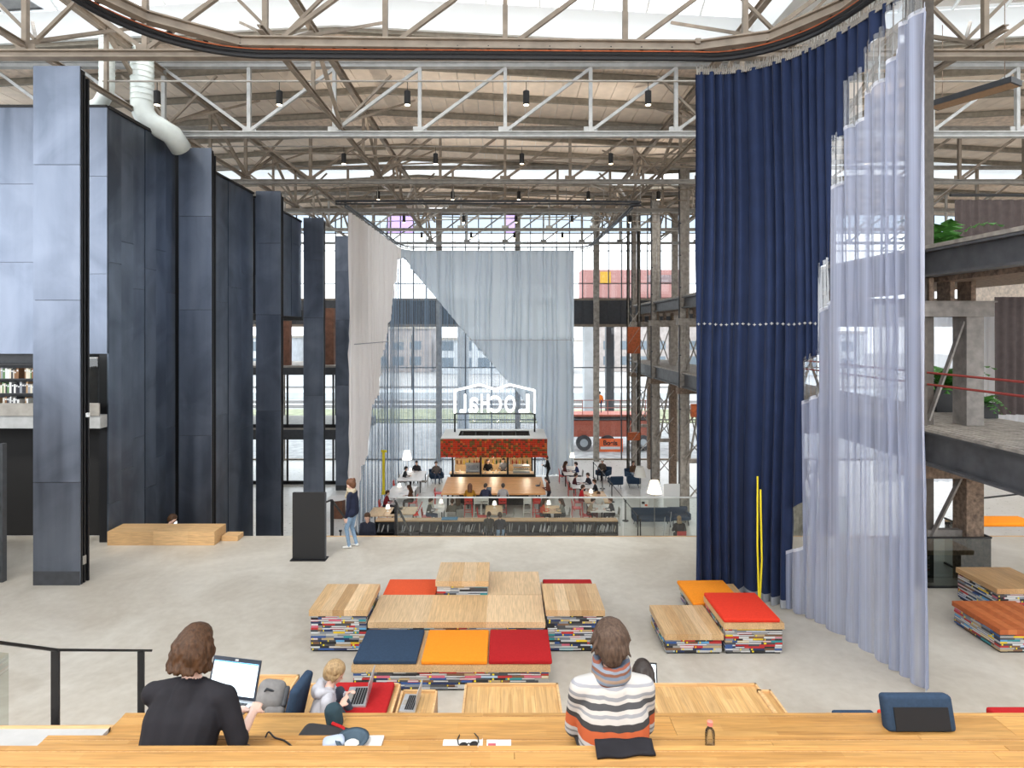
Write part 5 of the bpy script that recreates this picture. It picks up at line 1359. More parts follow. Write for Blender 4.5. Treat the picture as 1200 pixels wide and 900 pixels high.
t = thing('dark_jacket', 'dark jacket lying over the tier edge behind the striped man', 'jacket', (wx(730, 3.3), 3.26, T1))
q = MB(); vs = []; fs = []
for i in range(15):
    for j in range(7):
        x = -.16+.32*i/14; y = -.045+.11*j/6; z = .008+.006*math.sin(i*.9)*math.sin(j*.8)+(.03*(j/6)**2)*(1-i/20); vs.append((x, y-.035*(1-i/14)+.006*math.sin(i*.8), z))
for i in range(14):
    for j in range(6): fs.append((i*7+j, (i+1)*7+j, (i+1)*7+j+1, i*7+j+1))
q.add(vs, fs); o = q.build('cloth', M_blacktee, t, smooth=True); md = o.modifiers.new('thick', 'SOLIDIFY'); md.thickness = .012; md.offset = 1
# -- boy
boy = person('blond boy in a pale grey hoodie bent over a silver laptop', (wx(371, 5.3), 5.30, T4-.10), math.radians(-78), 'sit', 0, 1.30, lean=17, head_pitch=22, head_yaw=-8, hands=[(-.10, .25, .30), (.06, .20, .28)], feet=[(-.08, .34, .035), (.08, .34, .035)],
    cloth=(CK('hoodie', (.46, .46, .50)), CK('boy_trousers', (.05, .06, .08)), M_offwhite), hair=M_hairblond, hair_kind='fluffy', vox=.013, fingers=True, skin=M_skin2, loose=.02)
q = capsule_mesh([(Vector((-.08, .03, .44)), Vector((.08, .03, .44)), .045, .045), (Vector((-.09, .06, .45)), Vector((-.06, .14, .42)), .035, .025), (Vector((.09, .06, .45)), Vector((.06, .14, .42)), .035, .025), (Vector((0, .0, .40)), Vector((0, .0, .43)), .05, .05)], .012)
link('hood', q, boy); LAST[0].data.materials.clear(); LAST[0].data.materials.append(CK('hoodie', (.46, .46, .50)))
laptop('open silver laptop on the red cushion in front of the boy', (wx(419, 5.62), 5.62, T4+.062), math.radians(-88), .30, .21, 98, M_laptop, M_farglass)
laptop('smaller white laptop on the wooden platform beside the red cushion', (wx(480, 5.6), 5.62, T4+.002), math.radians(-94), .26, .15, 96, M_laptop, M_farglass)
t = thing('computer_mouse', 'white computer mouse beside the smaller white laptop', 'mouse', (wx(489, 5.36), 5.38, T4))
q = MB(); q.ball((0, 0, .022), (.035, .055, .028), 12); q.build('shell', M_paper, t, smooth=True); q = MB(); q.box(-.002, .01, .045, .002, .05, .0505); q.build('split_line', M_midsteel, t)
for k, (px, y, c) in enumerate(((476, 5.30, (.06, .07, .12)), (472, 5.2, (.72, .72, .73)))):
    q = MB(); q.box(-.05, -.07, 0, .05, .07, .03 if k else .025); o = q.build('notebook', CK('nb%d' % k, c), None, (wx(px, y), y, T4+(0 if k == 0 else 0))); tag(o, ['dark notebook beside the smaller white laptop', 'white notebook beside the smaller white laptop'][k], 'notebook')
# -- tablet reader seen over the wide platform
person('person with long dark brown hair reading a tablet behind the wooden platform', (wx(754, 6.6), 6.45, .95), 0, 'sit', 0, 1.62, lean=14, head_pitch=26, hands=[(-.14, .36, .38), (.14, .36, .38)], feet=[(-.1, .55, -.38), (.1, .55, -.38)], cloth=(CK('dark_top', (.03, .03, .04)), M_denim, M_black), hair=M_hairdark, hair_kind='long', vox=.016)
t = thing('tablet', 'tablet with a lit pale screen held by the reader behind the platform', 'tablet', (wx(760, 6.8), 6.92, 1.36), math.radians(-8))
q = MB(); q.cbox((0, 0, .12), (.25, .012, .22), 0, Matrix.Rotation(math.radians(-25), 3, 'X')); q.build('case', M_black, t); q = MB(); q.cbox((0, -.008, .12), (.22, .004, .19), 0, Matrix.Rotation(math.radians(-25), 3, 'X')); q.build('screen', M_screen, t)
# -- figure cut by the frame edge: white cloth and dark sleeve
t = thing('white_jacket', 'white jacket lying over the tier at the frame edge', 'jacket', (wx(1189, 2.9), 2.86, T1), .2)
softbox('cloth', (.20, .14, .05), .022, M_paper, t, (0, 0, .026), (0, .1, .2)); softbox('sleeve', (.06, .12, .09), .025, colmat('dark_sleeve', (.03, .035, .06)), t, (.075, .09, .05), (0, 0, .2))
# -- standing woman on the landing
person('woman in a dark jacket, cream scarf and jeans standing at the cafe stair', (-3.83, 15.02, 0), math.radians(82), 'stand', 0, 1.73, lean=2, head_pitch=16, hands=[(-.2, .10, .80), (.2, .12, .82)], feet=[(-.09, .06, .08), (.09, -.06, .08)],
    cloth=(CK('night_jacket', (.018, .022, .045)), M_denim, M_offwhite), hair=M_hairred, hair_kind='bun', vox=.016, fingers=True, skin=M_skin2, scarf=CK('cream_scarf', (.50, .42, .30)), loose=.02)
# -- reader on the lower step behind the timber bench
person('person in an olive jacket reading a tablet behind the timber bench', (wx(189, 16.3), 16.35, -.46), math.radians(-68), 'sit', 0, 1.72, lean=20, head_pitch=26, hands=[(-.1, .4, .42), (.1, .42, .42)], feet=[(-.1, .45, .075), (.1, .45, .075)], cloth=(CK('olive', (.075, .075, .05)), CK('dark_jeans', (.04, .05, .08)), M_black), hair=M_hairbrown, vox=.018)
t = thing('tablet', 'white tablet held by the reader behind the timber bench', 'tablet', (wx(206, 16.3), 16.2, .07), math.radians(-60)); q = MB(); q.cbox((0, 0, .1), (.3, .012, .22), 0, Matrix.Rotation(math.radians(-50), 3, 'X')); q.build('case', M_offwhite, t); q = MB(); q.cbox((0, -.006, .107), (.26, .004, .18), 0, Matrix.Rotation(math.radians(-50), 3, 'X')); q.build('screen', M_screen, t)
q = MB(); q.box(-10.1, 15.95, -.56, -8.0, 16.9, -.46); q.box(-10.1, 15.9, LOW, -5.25, 17.3, -.56); q.build('lower_step', M_oak); tag(LAST[0], 'oak sitting step below the landing behind the timber bench', 'step')
# ================================================================== THE CAFE BELOW
def at(px, Y, z=LOW): return (wx(px, Y), Y, z)
# kiosk with tiled canopy and neon sign
KY0, KY1 = 35.0, 38.3; kx0, kx1 = wx(516.5, KY0), wx(641, KY0)
ks = thing('kiosk', 'kiosk bar with a red and brown tiled canopy on dark posts', 'kiosk', (0, 0, 0))
zt, zb = wz(514.5, KY0), wz(536, KY0)
q = MB(); q.box(kx0+.03, KY0+.03, zb+.02, kx1-.03, KY0+.25, zt); q.box(kx0+.03, KY1-.25, zb+.02, kx1-.03, KY1, zt); q.box(kx0+.03, KY0+.25, zb+.02, kx0+.3, KY1-.25, zt); q.box(kx1-.3, KY0+.25, zb+.02, kx1-.03, KY1-.25, zt); q.build('canopy_frame', M_blackmatt, ks)
q = MB(); a = .85
q.box(kx0, KY0, zt, kx1, KY0+a, zt+.05); q.box(kx0, KY1-a*.6, zt, kx1, KY1, zt+.05); q.box(kx0, KY0+a, zt, kx0+.95, KY1-a*.6, zt+.05); q.box(kx1-.95, KY0+a, zt, kx1, KY1-a*.6, zt+.05); q.build('canopy_top', M_offwhite, ks)
q = MB(); q.box(kx0+.95, KY0+a, zt-.35, kx1-.95, KY1-a*.6, zt-.3)
for k in range(6): q.box(kx0+1.1+k*.83, KY0+a, zt-.3, kx0+1.13+k*.83, KY1-a*.6, zt+.02)
q.build('roof_well', M_blackmatt, ks)
tl = MB(); rnd = random.Random(4); nx, nz = 44, 9
tw, th = (kx1-kx0)/nx, (zt-zb)/nz
for i in range(nx):
    for j in range(nz):
        tl.box(kx0+i*tw+.006, KY0-.012-rnd.random()*.012, zb+j*th+.005, kx0+(i+1)*tw-.006, KY0+.03, zb+(j+1)*th-.005, rnd.choices((0,1,2,3), (6, 2.2, 2, 1))[0])
for sx in (0, 1):
    for i in range(22):
        for j in range(nz):
            y = KY0+.02+i*.148; xx = kx0 if sx == 0 else kx1
            tl.box(xx-.02, y+.005, zb+j*th+.005, xx+.02, y+.143, zb+(j+1)*th-.005, rnd.choices((0,1,2,3), (6, 2.2, 2, 1))[0])
tag(tl.build('canopy_tile_cladding', [colmat('tile_red', (.62, .06, .025), .3), colmat('tile_brown', (.22, .06, .03), .3), colmat('tile_olive', (.20, .13, .04), .3), colmat('tile_orange', (.70, .17, .04), .3)], ks), kind='stuff')
for px, yy in ((530, KY0+.3), (563, KY0+.3), (595, KY0+.3), (627, KY0+.3), (532, KY1-.3), (626, KY1-.3)):
    q = MB(); x = wx(px, KY0); q.box(x-.055, yy-.055, LOW, x+.055, yy+.055, zb+.05); q.build('post', M_black, ks)
q = MB(); q.box(kx0+.5, KY0+.55, LOW, kx1-.7, KY0+.95, LOW+1.0); q.build('counter_front', M_blackmatt, ks)
q = MB(); q.box(kx0+.45, KY0+.45, LOW+1.0, kx1-.65, KY0+1.05, LOW+1.05); q.build('counter_top', M_oak_pale, ks)
q = MB(); q.box(kx0+.6, KY1-.75, LOW, kx1-.8, KY1-.35, LOW+1.1); q.box(kx0+.6, KY1-.40, LOW+1.1, kx1-.8, KY1-.36, LOW+1.9); q.box(kx0+.6, KY1-.7, LOW+1.45, kx1-.8, KY1-.4, LOW+1.48); q.build('back_bar', M_oak_mid, ks)
# sign
sg = thing('neon_sign', 'white lit sign with mirrored lettering in a roof shaped outline above the kiosk', 'sign', (0, 37.2, 0))
SY = 37.2; zl = wz(484, SY); P = lambda px, py: (wx(px, SY), 0, wz(py, SY))
q = MB(); q.tube([P(533, 484), P(533, 457.5)], .065, 8); q.tube([P(533, 457.5), P(562, 450.8)], .065, 8); q.tube([P(562, 450.8), P(580, 456)], .065, 8); q.tube([P(580, 456), P(598, 450.8)], .065, 8); q.tube([P(598, 450.8), P(626.5, 457.5)], .065, 8); q.tube([P(626.5, 457.5), P(626.5, 484)], .065, 8)
q.build('outline_tube', M_neon, sg)
q = MB(); q.bar(P(533, 484.8), P(626.5, 484.8), .07, .07); q.bar(P(533, 484.8), (P(533, 0)[0], 0, zt+.05), .1, .1); q.bar(P(626.5, 484.8), (P(626.5, 0)[0], 0, zt+.05), .1, .1); q.build('sign_frame', M_black, sg)
for ch, pa, pb, ya in (('L', 539, 546, 461.8), ('a', 549, 560, 465.5), ('H', 563.5, 573, 462), ('C', 575, 588, 463.5), ('O', 591.5, 604, 463.5), ('L', 608, 620, 461.8)):
    o = text('letter', ch, 1.6, M_neon, sg, (0, 0, 0), (PI/2, 0, 0), mirror=True, ext=.03, weight=.02)
    xs = [v.co.x for v in o.data.vertices]; zs = [v.co.y for v in o.data.vertices]
    fx = (wx(pb, SY)-wx(pa, SY))/(max(xs)-min(xs)); fz = (wz(ya, SY)-wz(483.5, SY))/(max(zs)-min(zs))
    for v in o.data.vertices: v.co.x = (v.co.x-min(xs))*fx; v.co.y = (v.co.y-min(zs))*fz
    o.location = (wx(pa, SY), 0, wz(483.5, SY))
for k, px in enumerate((540, 579, 617)):  # lamps added to brighten the dark kiosk interior
    t = thing('counter_lamp', ['small round lamp under the kiosk canopy beside the espresso machine', 'small round lamp under the middle of the kiosk canopy', 'small round lamp under the kiosk canopy above the pastry case'][k], 'lamp', (wx(px, 36.4), 36.4, zb-.22), 0, 'lamps under the kiosk canopy')
    q = MB(); q.tube([(0, 0, .06), (0, 0, zt-zb-.1)], .012, 6); q.build('cord', M_black, t)
    q = MB(); q.ball((0, 0, 0), .07, 12); q.build('bulb', M_bulb, t, smooth=True)
    ld = bpy.data.lights.new('counter_light', 'POINT'); ld.energy = 12; ld.color = (1, .86, .66); ld.shadow_soft_size = .09; lo = bpy.data.objects.new('counter_light', ld); C.objects.link(lo); lo.parent = t; lo.location = (0, 0, -.12)
# big communal table with benches of stools
t = thing('communal_table', 'large oak communal bar table in front of the kiosk', 'table', at(579, 32.8))
q = MB(); hw = 2.72; q.box(-hw, -1.75, .98, hw, 1.75, 1.06); q.build('tabletop', M_tablewood, t)
for x in (-2.4, 0, 2.4):
    for y in (-1.4, 1.4):
        q = MB(); q.box(x-.05, y-.05, 0, x+.05, y+.05, .98); q.build('leg', M_black, t)
q = MB(); q.box(-1.9, -.2, 0, 1.9, .2, .96); q.build('pedestal', M_blackmatt, t)
def stool(label, px, Y, mat, rz=0):
    t = thing('bar_stool', label, 'stool', at(px, Y), rz, 'bar stools at the communal table')
    q = MB(); q.box(-.2, -.2, .72, .2, .2, .76); q.build('seat', mat, t)
    for x in (-.17, .17):
        for y in (-.17, .17):
            q = MB(); q.bar((x*1.2, y*1.2, 0), (x, y, .73), .032); q.build('leg', mat, t)
    q = MB(); q.box(-.2, -.2, .28, .2, -.17, .31); q.box(-.2, .17, .28, .2, .2, .31); q.box(-.2, -.22, .86, .2, -.19, 1.0); q.bar((-.18, -.2, .74), (-.19, -.21, 1.0), .03); q.bar((.18, -.2, .74), (.19, -.21, 1.0), .03); q.build('backrest', mat, t)
    return t
G_ = M_offwhite
for px, mt, c in ((549, M_redmetal, 'red bar stool under the person in mustard at the communal table'), (568, G_, 'white bar stool under the person in navy at the communal table'), (589, M_redmetal, 'red bar stool under the person in a grey hoodie'), (618, G_, 'empty white bar stool at the communal table'), (629, M_redmetal, 'empty red bar stool at the corner of the communal table'), (560, G_, 'white bar stool half hidden beside the person in navy')):
    stool(c, px, 30.55, mt)
stool('red bar stool at the short end of the communal table', 514, 32.3, M_redmetal, -PI/2)
# tables
def table(label, px, Y, w_, d_, top, h_=.74, rz=0, n=2):
    t = thing('cafe_table', label, 'table', at(px, Y), rz, 'cafe tables below the landing')
    for k in range(n):
        a = -w_/2+w_*k/n; b = -w_/2+w_*(k+1)/n
        q = MB(); q.box(a+.01, -d_/2, h_-.035, b-.01, d_/2, h_); q.build('tabletop', top, t)
    for x in (-w_/2+.1, w_/2-.1):
        for y in (-d_/2+.1, d_/2-.1):
            q = MB(); q.box(x-.025, y-.025, 0, x+.025, y+.025, h_-.035); q.build('leg', M_black, t)
    return t
table('white double cafe table near the string drape and the tall lamp', 483, 36.2, 1.5, 2.5, M_pinkish)
table('white double cafe table behind the person in a dark red jacket', 470.5, 32.6, 1.4, 2.4, M_pinkish)
table('wooden cafe table at the string drape end of the long bench', 452, 29.0, 1.5, 1.4, M_oak_pale)
table('yellowish wooden cafe table beside the cut end of the balustrade', 474, 29.2, 1.2, 1.2, M_oak_pale)
table('small white cafe table in front of the person with a cream scarf', 512, 29.6, .8, 1.2, M_pinkish)
table('wooden cafe table with a white lamp behind the two standing visitors', 579, 29.3, .85, 1.5, M_oak_pale, n=1)
table('wooden cafe table between the person in orange and the grey haired person', 646, 29.4, .9, 1.2, M_oak_pale, n=1)
table('white cafe table strewn with papers near the bench end', 704, 29.6, 1.2, 1.3, M_pinkish)
table('white narrow table at the far end of the window row', 669, 37.6, 1.1, 2.4, M_pinkish, n=1)
table('long white table in the middle of the window row', 683, 34.6, 1.5, 2.6, M_pinkish)
table('wooden table at the near end of the window row', 697, 31.6, 1.3, 2.2, M_oak)
# long bench with the magazine shelf
lb = thing('long_bench_shelf', 'long oak topped bench with magazine shelves below the landing edge', 'bench', (0, 27.8, LOW))
bx0, bx1 = wx(441, 27.8), wx(723, 27.8)
q = MB(); q.box(bx0, -.22, .70, bx1, .22, .75); q.build('bench_top', M_oak, lb)
q = MB(); q.box(bx0, .16, 0, bx1, .2, .70); q.build('back_panel', M_darkgrey, lb)
q = MB(); q.box(bx0, -.2, .16, bx1, .16, .19); q.box(bx0, -.2, 0, bx1, .16, .05); q.build('shelf', M_black, lb)
for k in range(12):
    x = bx0+(bx1-bx0)*k/11; q = MB(); q.box(x-.02, -.2, 0, x+.02, .18, .70); q.build('upright', M_black, lb)
mg = []
for i, c in enumerate(((.62, .61, .6), (.5, .49, .47), (.40, .42, .45), (.66, .66, .68), (.30, .30, .30), (.55, .50, .42))):
    q = MB(); q.box(0, 0, 0, .025, .2, .30); mg.append(q.mesh('magazine', CK('mag%d' % i, c)))
ONES = 'zeroth first second third fourth fifth sixth seventh eighth ninth tenth eleventh twelfth thirteenth fourteenth fifteenth sixteenth seventeenth eighteenth nineteenth'.split()
TENS = {2: 'twent', 3: 'thirt', 4: 'fort', 5: 'fift', 6: 'sixt', 7: 'sevent', 8: 'eight', 9: 'ninet'}
def nth(n):
    if n < 20: return ONES[n]
    return TENS[n//10]+('ieth' if n % 10 == 0 else 'y-'+ONES[n % 10])
nmag = 0
rnd = random.Random(9); x = bx0+.06
while x < bx1-.1:
    if rnd.random() < .15: x += .22
    o = link('magazine', rnd.choice(mg), None, (x, 27.66, LOW+.192)); o.rotation_euler = (0, math.radians(rnd.choice((0, 8, 14, 18))), 0); o.scale = (rnd.uniform(.8, 1.6), 1, rnd.uniform(.85, 1.2))
    nmag += 1; tag(o, '%s magazine from the cafe stair end of the long bench shelf' % nth(nmag), 'magazine', 'magazines in the long bench shelf'); x += rnd.uniform(.07, .13)
softbox('seat_cushion', (.75, .36, .05), .02, CK('sky_cushion', (.10, .25, .40)), None, (wx(527, 27.8), 27.8, LOW+.776)); tag(LAST[0], 'blue cushion lying on the long oak bench', 'cushion')
# chairs
def chair(label, px, Y, rz, mat):
    t = thing('cafe_chair', label, 'chair', at(px, Y), rz, 'cafe chairs')
    q = MB(); q.box(-.21, -.2, .43, .21, .22, .46); q.build('seat', mat, t)
    q = MB(); q.cbox((0, -.23, .68), (.40, .03, .34), 0, Matrix.Rotation(.12, 3, 'X')); q.build('backrest', mat, t)
    for x in (-.18, .18):
        for y in (-.2, .18):
            q = MB(); q.bar((x*1.1, y*1.15, 0), (x, y, .43 if y > 0 else .6), .028); q.build('leg', mat if mat is not M_greysteel else M_midsteel, t)
    return t
# floor lamps and table lamps
def floor_lamp(label, px, Y, zs, r1, r2, hs, shade):
    t = thing('floor_lamp', label, 'lamp', at(px, Y)); z0 = zs-LOW
    q = MB(); q.lathe([(.18, 0), (.18, .025), (.02, .03)], (0,0,0), 16); q.build('base', M_black, t)
    q = MB(); q.tube([(0,0,.02), (0,0,z0+.02)], .014, 6); q.build('pole', M_midsteel, t)
    q = MB(); n = 18
    vs = [(r1*math.cos(2*PI*k/n), r1*math.sin(2*PI*k/n), z0) for k in range(n)]+[(r2*math.cos(2*PI*k/n), r2*math.sin(2*PI*k/n), z0+hs) for k in range(n)]
    q.add(vs, [(k, (k+1)%n, n+(k+1)%n, n+k) for k in range(n)]); q.build('shade', shade, t, smooth=True)
    return t
floor_lamp('floor lamp with a large cream shade beside the navy sofa', 767, 26.9, wz(577.5, 26.9), .33, .18, .54, M_lamp)
floor_lamp('floor lamp with a pale grey shade near the trestle and armchairs', 750, 31.5, wz(558.5, 31.5), .33, .2, .53, M_offwhite)
floor_lamp('tall floor lamp with a bright white shade at the string drape', 477, 38.2, wz(538.5, 38.2), .31, .2, .56, M_lampwhite)
floor_lamp('floor lamp with a lit shade in front of the pale curtain edge', 670.5, 38.7, wz(536, 38.7), .16, .10, .28, M_lamp)
def table_lamp(label, px, Y, h0=.74):
    t = thing('table_lamp', label, 'lamp', at(px, Y, LOW+h0), 0, 'small lamps on the cafe tables')
    q = MB(); q.lathe([(.07, 0), (.07, .015), (.012, .02), (.012, .18)], (0,0,0), 12); q.build('base', M_offwhite, t)
    n = 14; q = MB(); q.add([(.12*math.cos(2*PI*k/n), .12*math.sin(2*PI*k/n), .15) for k in range(n)]+[(.07*math.cos(2*PI*k/n), .07*math.sin(2*PI*k/n), .34) for k in range(n)], [(k, (k+1)%n, n+(k+1)%n, n+k) for k in range(n)]); q.build('shade', M_lampwhite, t, smooth=True)
for lab, px, Y in (('small white lamp on the white table behind the dark red jacket', 468, 33.0), ('small white lamp on the table at the string drape end', 454.5, 29.0), ('small white lamp on the table behind the two visitors', 579.5, 29.6), ('small white lamp on the table beside the person in orange', 643, 29.7), ('small white lamp on the wooden table of the window row', 692.5, 31.8), ('small white lamp on the table near the tall shade lamp', 481, 36.6), ('small white lamp beside the person with a cream scarf', 517, 29.9)):
    table_lamp(lab, px, Y)
# armchairs and sofa
def armchair(label, px, Y, rz, w_=.85, name='armchair', cat='armchair'):
    t = thing(name, label, cat, at(px, Y), rz, 'navy lounge seats')
    softbox('seat', (w_-.16, .62, .18), .05, M_navy, t, (0, .04, .36)); softbox('backrest', (w_, .16, .52), .06, M_navy, t, (0, -.32, .52), (math.radians(8), 0, 0))
    for x in (-1, 1): softbox('armrest', (.13, .62, .32), .05, M_navy, t, (x*(w_/2-.06), 0, .44))
    for x in (-1, 1):
        for y in (-.25, .28):
            q = MB(); q.bar((x*(w_/2-.12), y, 0), (x*(w_/2-.15), y*.9, .28), .03); q.build('leg', M_black, t)
    return t
armchair('navy armchair beside the string drape with a person in grey', 511.5, 37.6, PI+.3)
armchair('navy armchair at the glass with a person in a pale cap', 707, 38.3, PI-.6)
armchair('empty navy armchair with its back turned, nearest the stanchions', 721, 36.2, .1, .8)
armchair('navy armchair beside the person in a brown jumper', 742, 37.8, PI+.4)
armchair('empty navy armchair with its back turned, beside the trestle', 742.5, 36.4, -.1, .8)
armchair('navy sofa beside the cream shade floor lamp', 764, 29.2, PI, 1.9, 'sofa', 'sofa')
armchair('second navy sofa behind the white flip chart', 796, 29.4, PI, 1.0, 'sofa', 'sofa')
# stanchions
def stanchion(label, px, Y):
    t = thing('stanchion', label, 'stanchion', at(px, Y), 0, 'black queue stanchions')
    q = MB(); q.lathe([(.16, 0), (.16, .02), (.05, .04)], (0,0,0), 14); q.build('base', M_black, t)
    q = MB(); q.tube([(0,0,.03), (0,0,.95)], .03, 8); q.lathe([(.045, .95), (.045, 1.05)], (0,0,0), 10); q.build('post', M_black, t)
    return Vector(at(px, Y))
SP = [(695.5, 38.6, 'farthest black stanchion at the facade'), (706, 36.0, 'second black stanchion from the facade'), (717, 33.2, 'black stanchion beside the person in a navy coat'), (733, 29.9, 'black stanchion in front of the navy armchairs'), (747.5, 27.4, 'black stanchion nearest the glass balustrade'), (750.5, 26.9, 'black stanchion paired beside the one nearest the balustrade')]
pp = [stanchion(l, px, Y) for px, Y, l in SP]
for k in range(4):
    a, b = pp[k]+Vector((0,0,1.0)), pp[k+1]+Vector((0,0,1.0)); q = MB(); q.bar(a, b, .012, .05)
    tag(q.build('stanchion_belt', M_black), ['black belt between the two stanchions at the facade', 'black belt between the second and third stanchion', 'black belt beside the window row tables', 'black belt of the stanchion pair nearest the balustrade'][k], 'belt')
q = thing('stanchion_belt', 'black belt post at the foot of the cafe stair', 'stanchion', at(399, 25.5)); m = MB(); m.lathe([(.16, 0), (.16, .02), (.04, .04)], (0,0,0), 12); m.build('base', M_black, q); m = MB(); m.tube([(0,0,.03), (0,0,.95)], .03, 8); m.cbox((0,0,.98), (.12,.08,.06)); m.build('post', M_black, q); q.name = 'stanchion'
# small sign on the stanchion, flip chart
q = MB(); q.box(-.17, -.01, 0, .17, .01, .3); o = q.build('notice_board', M_paper, None, at(755.5, 26.8, wz(594.5, 26.8))); tag(o, 'small white notice with a black and red square at the stanchions', 'notice')
q = MB(); q.box(-.13, -.015, .15, .0, -.011, .26); q.build('black_field', M_black, o); q = MB(); q.box(.0, -.015, .06, .12, -.011, .14); q.build('red_field', CK('notice_red', (.7, .1, .04)), o)
t = thing('flip_chart', 'white flip chart on a metal easel beside the navy sofa', 'flip chart', at(787, 26.7), 0)
q = MB(); q.cbox((0, 0, wz(580.5, 26.7)-LOW), (.72, .03, 1.05), 0, Matrix.Rotation(.08, 3, 'X')); q.build('board', M_paper, t)
for p in (((-.3, -.03, 1.2), (-.45, -.2, 0)), ((.3, -.03, 1.2), (.45, -.2, 0)), ((0, .05, 1.4), (0, .5, 0))):
    q = MB(); q.tube(p, .015, 6); q.build('leg', M_greysteel, t)
q = MB()
for k in range(7): q.cbox((random.uniform(-.04, .04), -.022-.012*(k-3)*.08*8/8, wz(580.5, 26.7)-LOW+.3-.1*k), (random.uniform(.3, .5), .004, .012), 0, Matrix.Rotation(.08, 3, 'X'))
# bar clutter: bottles, cups and machines on the kiosk
BC = [((.02, .10, .04), 'dark green'), ((.20, .08, .02), 'amber'), ((.7, .7, .68), 'clear'), ((.35, .04, .03), 'red'), ((.75, .55, .1), 'yellow')]
BMs = []
for c, n_ in BC:
    q = MB(); q.lathe([(.038, 0), (.04, .02), (.04, .19), (.014, .25), (.014, .31)], (0,0,0), 10); BMs.append((q.mesh('bottle', colmat('bottle_'+n_.replace(' ', '_'), c, .2)), n_))
rnd = random.Random(3)
for lev, (zz, yy) in enumerate(((1.10, KY1-.55), (1.48, KY1-.55))):
    x = kx0+.75; cnt = {}
    while x < kx1-1.0:
        me, n_ = rnd.choice(BMs); o = link('bottle', me, None, (x, yy, LOW+zz+.001)); cnt[n_] = cnt.get(n_, 0)+1; tag(o, '%s %s bottle from the drape end, kiosk %s' % (nth(cnt[n_]), n_, 'back bar top' if lev == 0 else 'upper shelf'), 'bottle', '%s bottles on the %s of the back bar' % (n_, 'lower top' if lev == 0 else 'upper shelf')); x += rnd.uniform(.13, .3)
t = thing('espresso_machine', 'silver espresso machine on the kiosk counter', 'coffee machine', (wx(555, 35.8), 35.75, LOW+1.05)); q = MB(); q.box(-.45, -.22, .06, .45, .22, .2); q.box(-.45, -.05, .2, .45, .22, .45); q.box(-.48, -.24, .45, .48, .24, .52); q.build('body', M_greysteel, t)
for x in (-.25, .25):
    q = MB(); q.tube([(x, -.1, .36), (x, -.3, .36)], .02, 6); q.build('group_handle', M_black, t)
for x in (-.4, .4):
    q = MB(); q.box(x-.03, -.2, 0, x+.03, .2, .06); q.build('foot', M_black, t)
t = thing('pastry_case', 'glass pastry case on the kiosk counter', 'display case', (wx(611, 35.8), 35.75, LOW+1.05)); q = MB(); q.box(-.5, -.25, 0, .5, .25, .06); q.box(-.5, -.25, .4, .5, .25, .43); q.box(-.48, -.2, .2, .48, .2, .22); q.build('frame', M_greysteel, t); q = MB(); q.add([(-.5,-.25,.06),(.5,-.25,.06),(.5,-.25,.4),(-.5,-.25,.4)], [(0,1,2,3)]); q.build('pane', M_glass, t)
for k in range(7): 
    q = MB(); q.ball((-.4+.13*k, 0, .26), (.05, .06, .035), 8); q.build('pastry', colmat('pastry', (.5, .25, .08)), t)
cu = MB(); cu.lathe([(.025, 0), (.04, .03), (.042, .08)], (0,0,0), 10); cum = cu.mesh('cup', M_paper)
for k in range(14):
    o = link('cup', cum, None, (kx0+.6+.1*k*2.2+rnd.uniform(-.05,.05), 35.55 if k % 2 else 35.95, LOW+1.051)); 
    if abs(o.location.x-wx(555, 35.8)) < .6 or abs(o.location.x-wx(611, 35.8)) < .62: bpy.data.objects.remove(o); continue
    tag(o, '%s white cup from the string drape end of the kiosk counter' % nth(k+1), 'cup', 'cups on the kiosk counter')
for k, (px, Y, w_, d_) in enumerate(((486, 36.4, .3, .2), (480, 35.6, .25, .3), (470, 32.2, .3, .22), (475, 32.9, .2, .3), (514, 29.5, .3, .22), (668, 37.7, .25, .3), (684, 34.7, .3, .22), (679, 35.2, .25, .3), (690, 34.0, .22, .3), (696, 31.3, .3, .25), (703, 29.4, .35, .25), (707, 29.8, .25, .3), (700, 29.9, .2, .25))):
    q = MB(); q.box(-w_/2, -d_/2, 0, w_/2, d_/2, .006); o = q.build('paper_sheet', M_paper, None, at(px, Y, LOW+.741), rotz=rnd.uniform(-.5, .5)); tag(o, 'white papers, '+['near the tall lamp on the far white table','at the free end of the far white table','beside the lamp on the second white table','at the far end of the second white table','before the person with the cream scarf','on the narrow table of the window row','in the middle of the long white table','at the far end of the long white table','at the near end of the long white table','on the wooden window row table','in front of the person in beige','at the bench end table by the red hair','between the person in beige and the one in white'][k], 'paper', 'papers on the cafe tables')
for px, Y, lab in ((572, 31.3, 'open laptop in front of the person in navy'), (630, 32.6, 'open laptop of the man in brown at the table end')):
    laptop('dark '+lab, at(px, Y, LOW+1.061), 0 if px < 600 else PI/2+PI, .33, .22, 105, M_laptopdark, M_farglass)
# ---- the visitors
def P_(label, px, Y, rz, c, pose='sit', seat=.46, **k):
    z = LOW; top, leg = c
    hr_ = k.pop('hair', M_hairdark); 
    return person(label, at(px, Y), rz, pose, seat, k.pop('h', 1.72), cloth=(CK('top%d' % (len(PALETTE)), top), CK('leg%d' % len(PALETTE), leg), M_black), hair=hr_, vox=k.pop('vox', .026), **k)
N = (.03, .03, .04); J = (.06, .08, .13)
L_, R_, B_, F_ = PI/2, -PI/2, PI, 0     # facing west, east, towards the camera, towards the facade
hb = [(-.16, .36, 1.08), (.16, .36, 1.08)]; hs = [(-.14, .36, .76), (.14, .36, .76)]
ch = []
P_('person in a dark coat seated in front of the tall white lamp', 488.5, 37.7, B_, ((.03, .03, .035), N), hands=hs, group=None); ch.append(('grey cafe chair under the person in the dark coat', 488.5, 37.65, B_, M_midsteel))
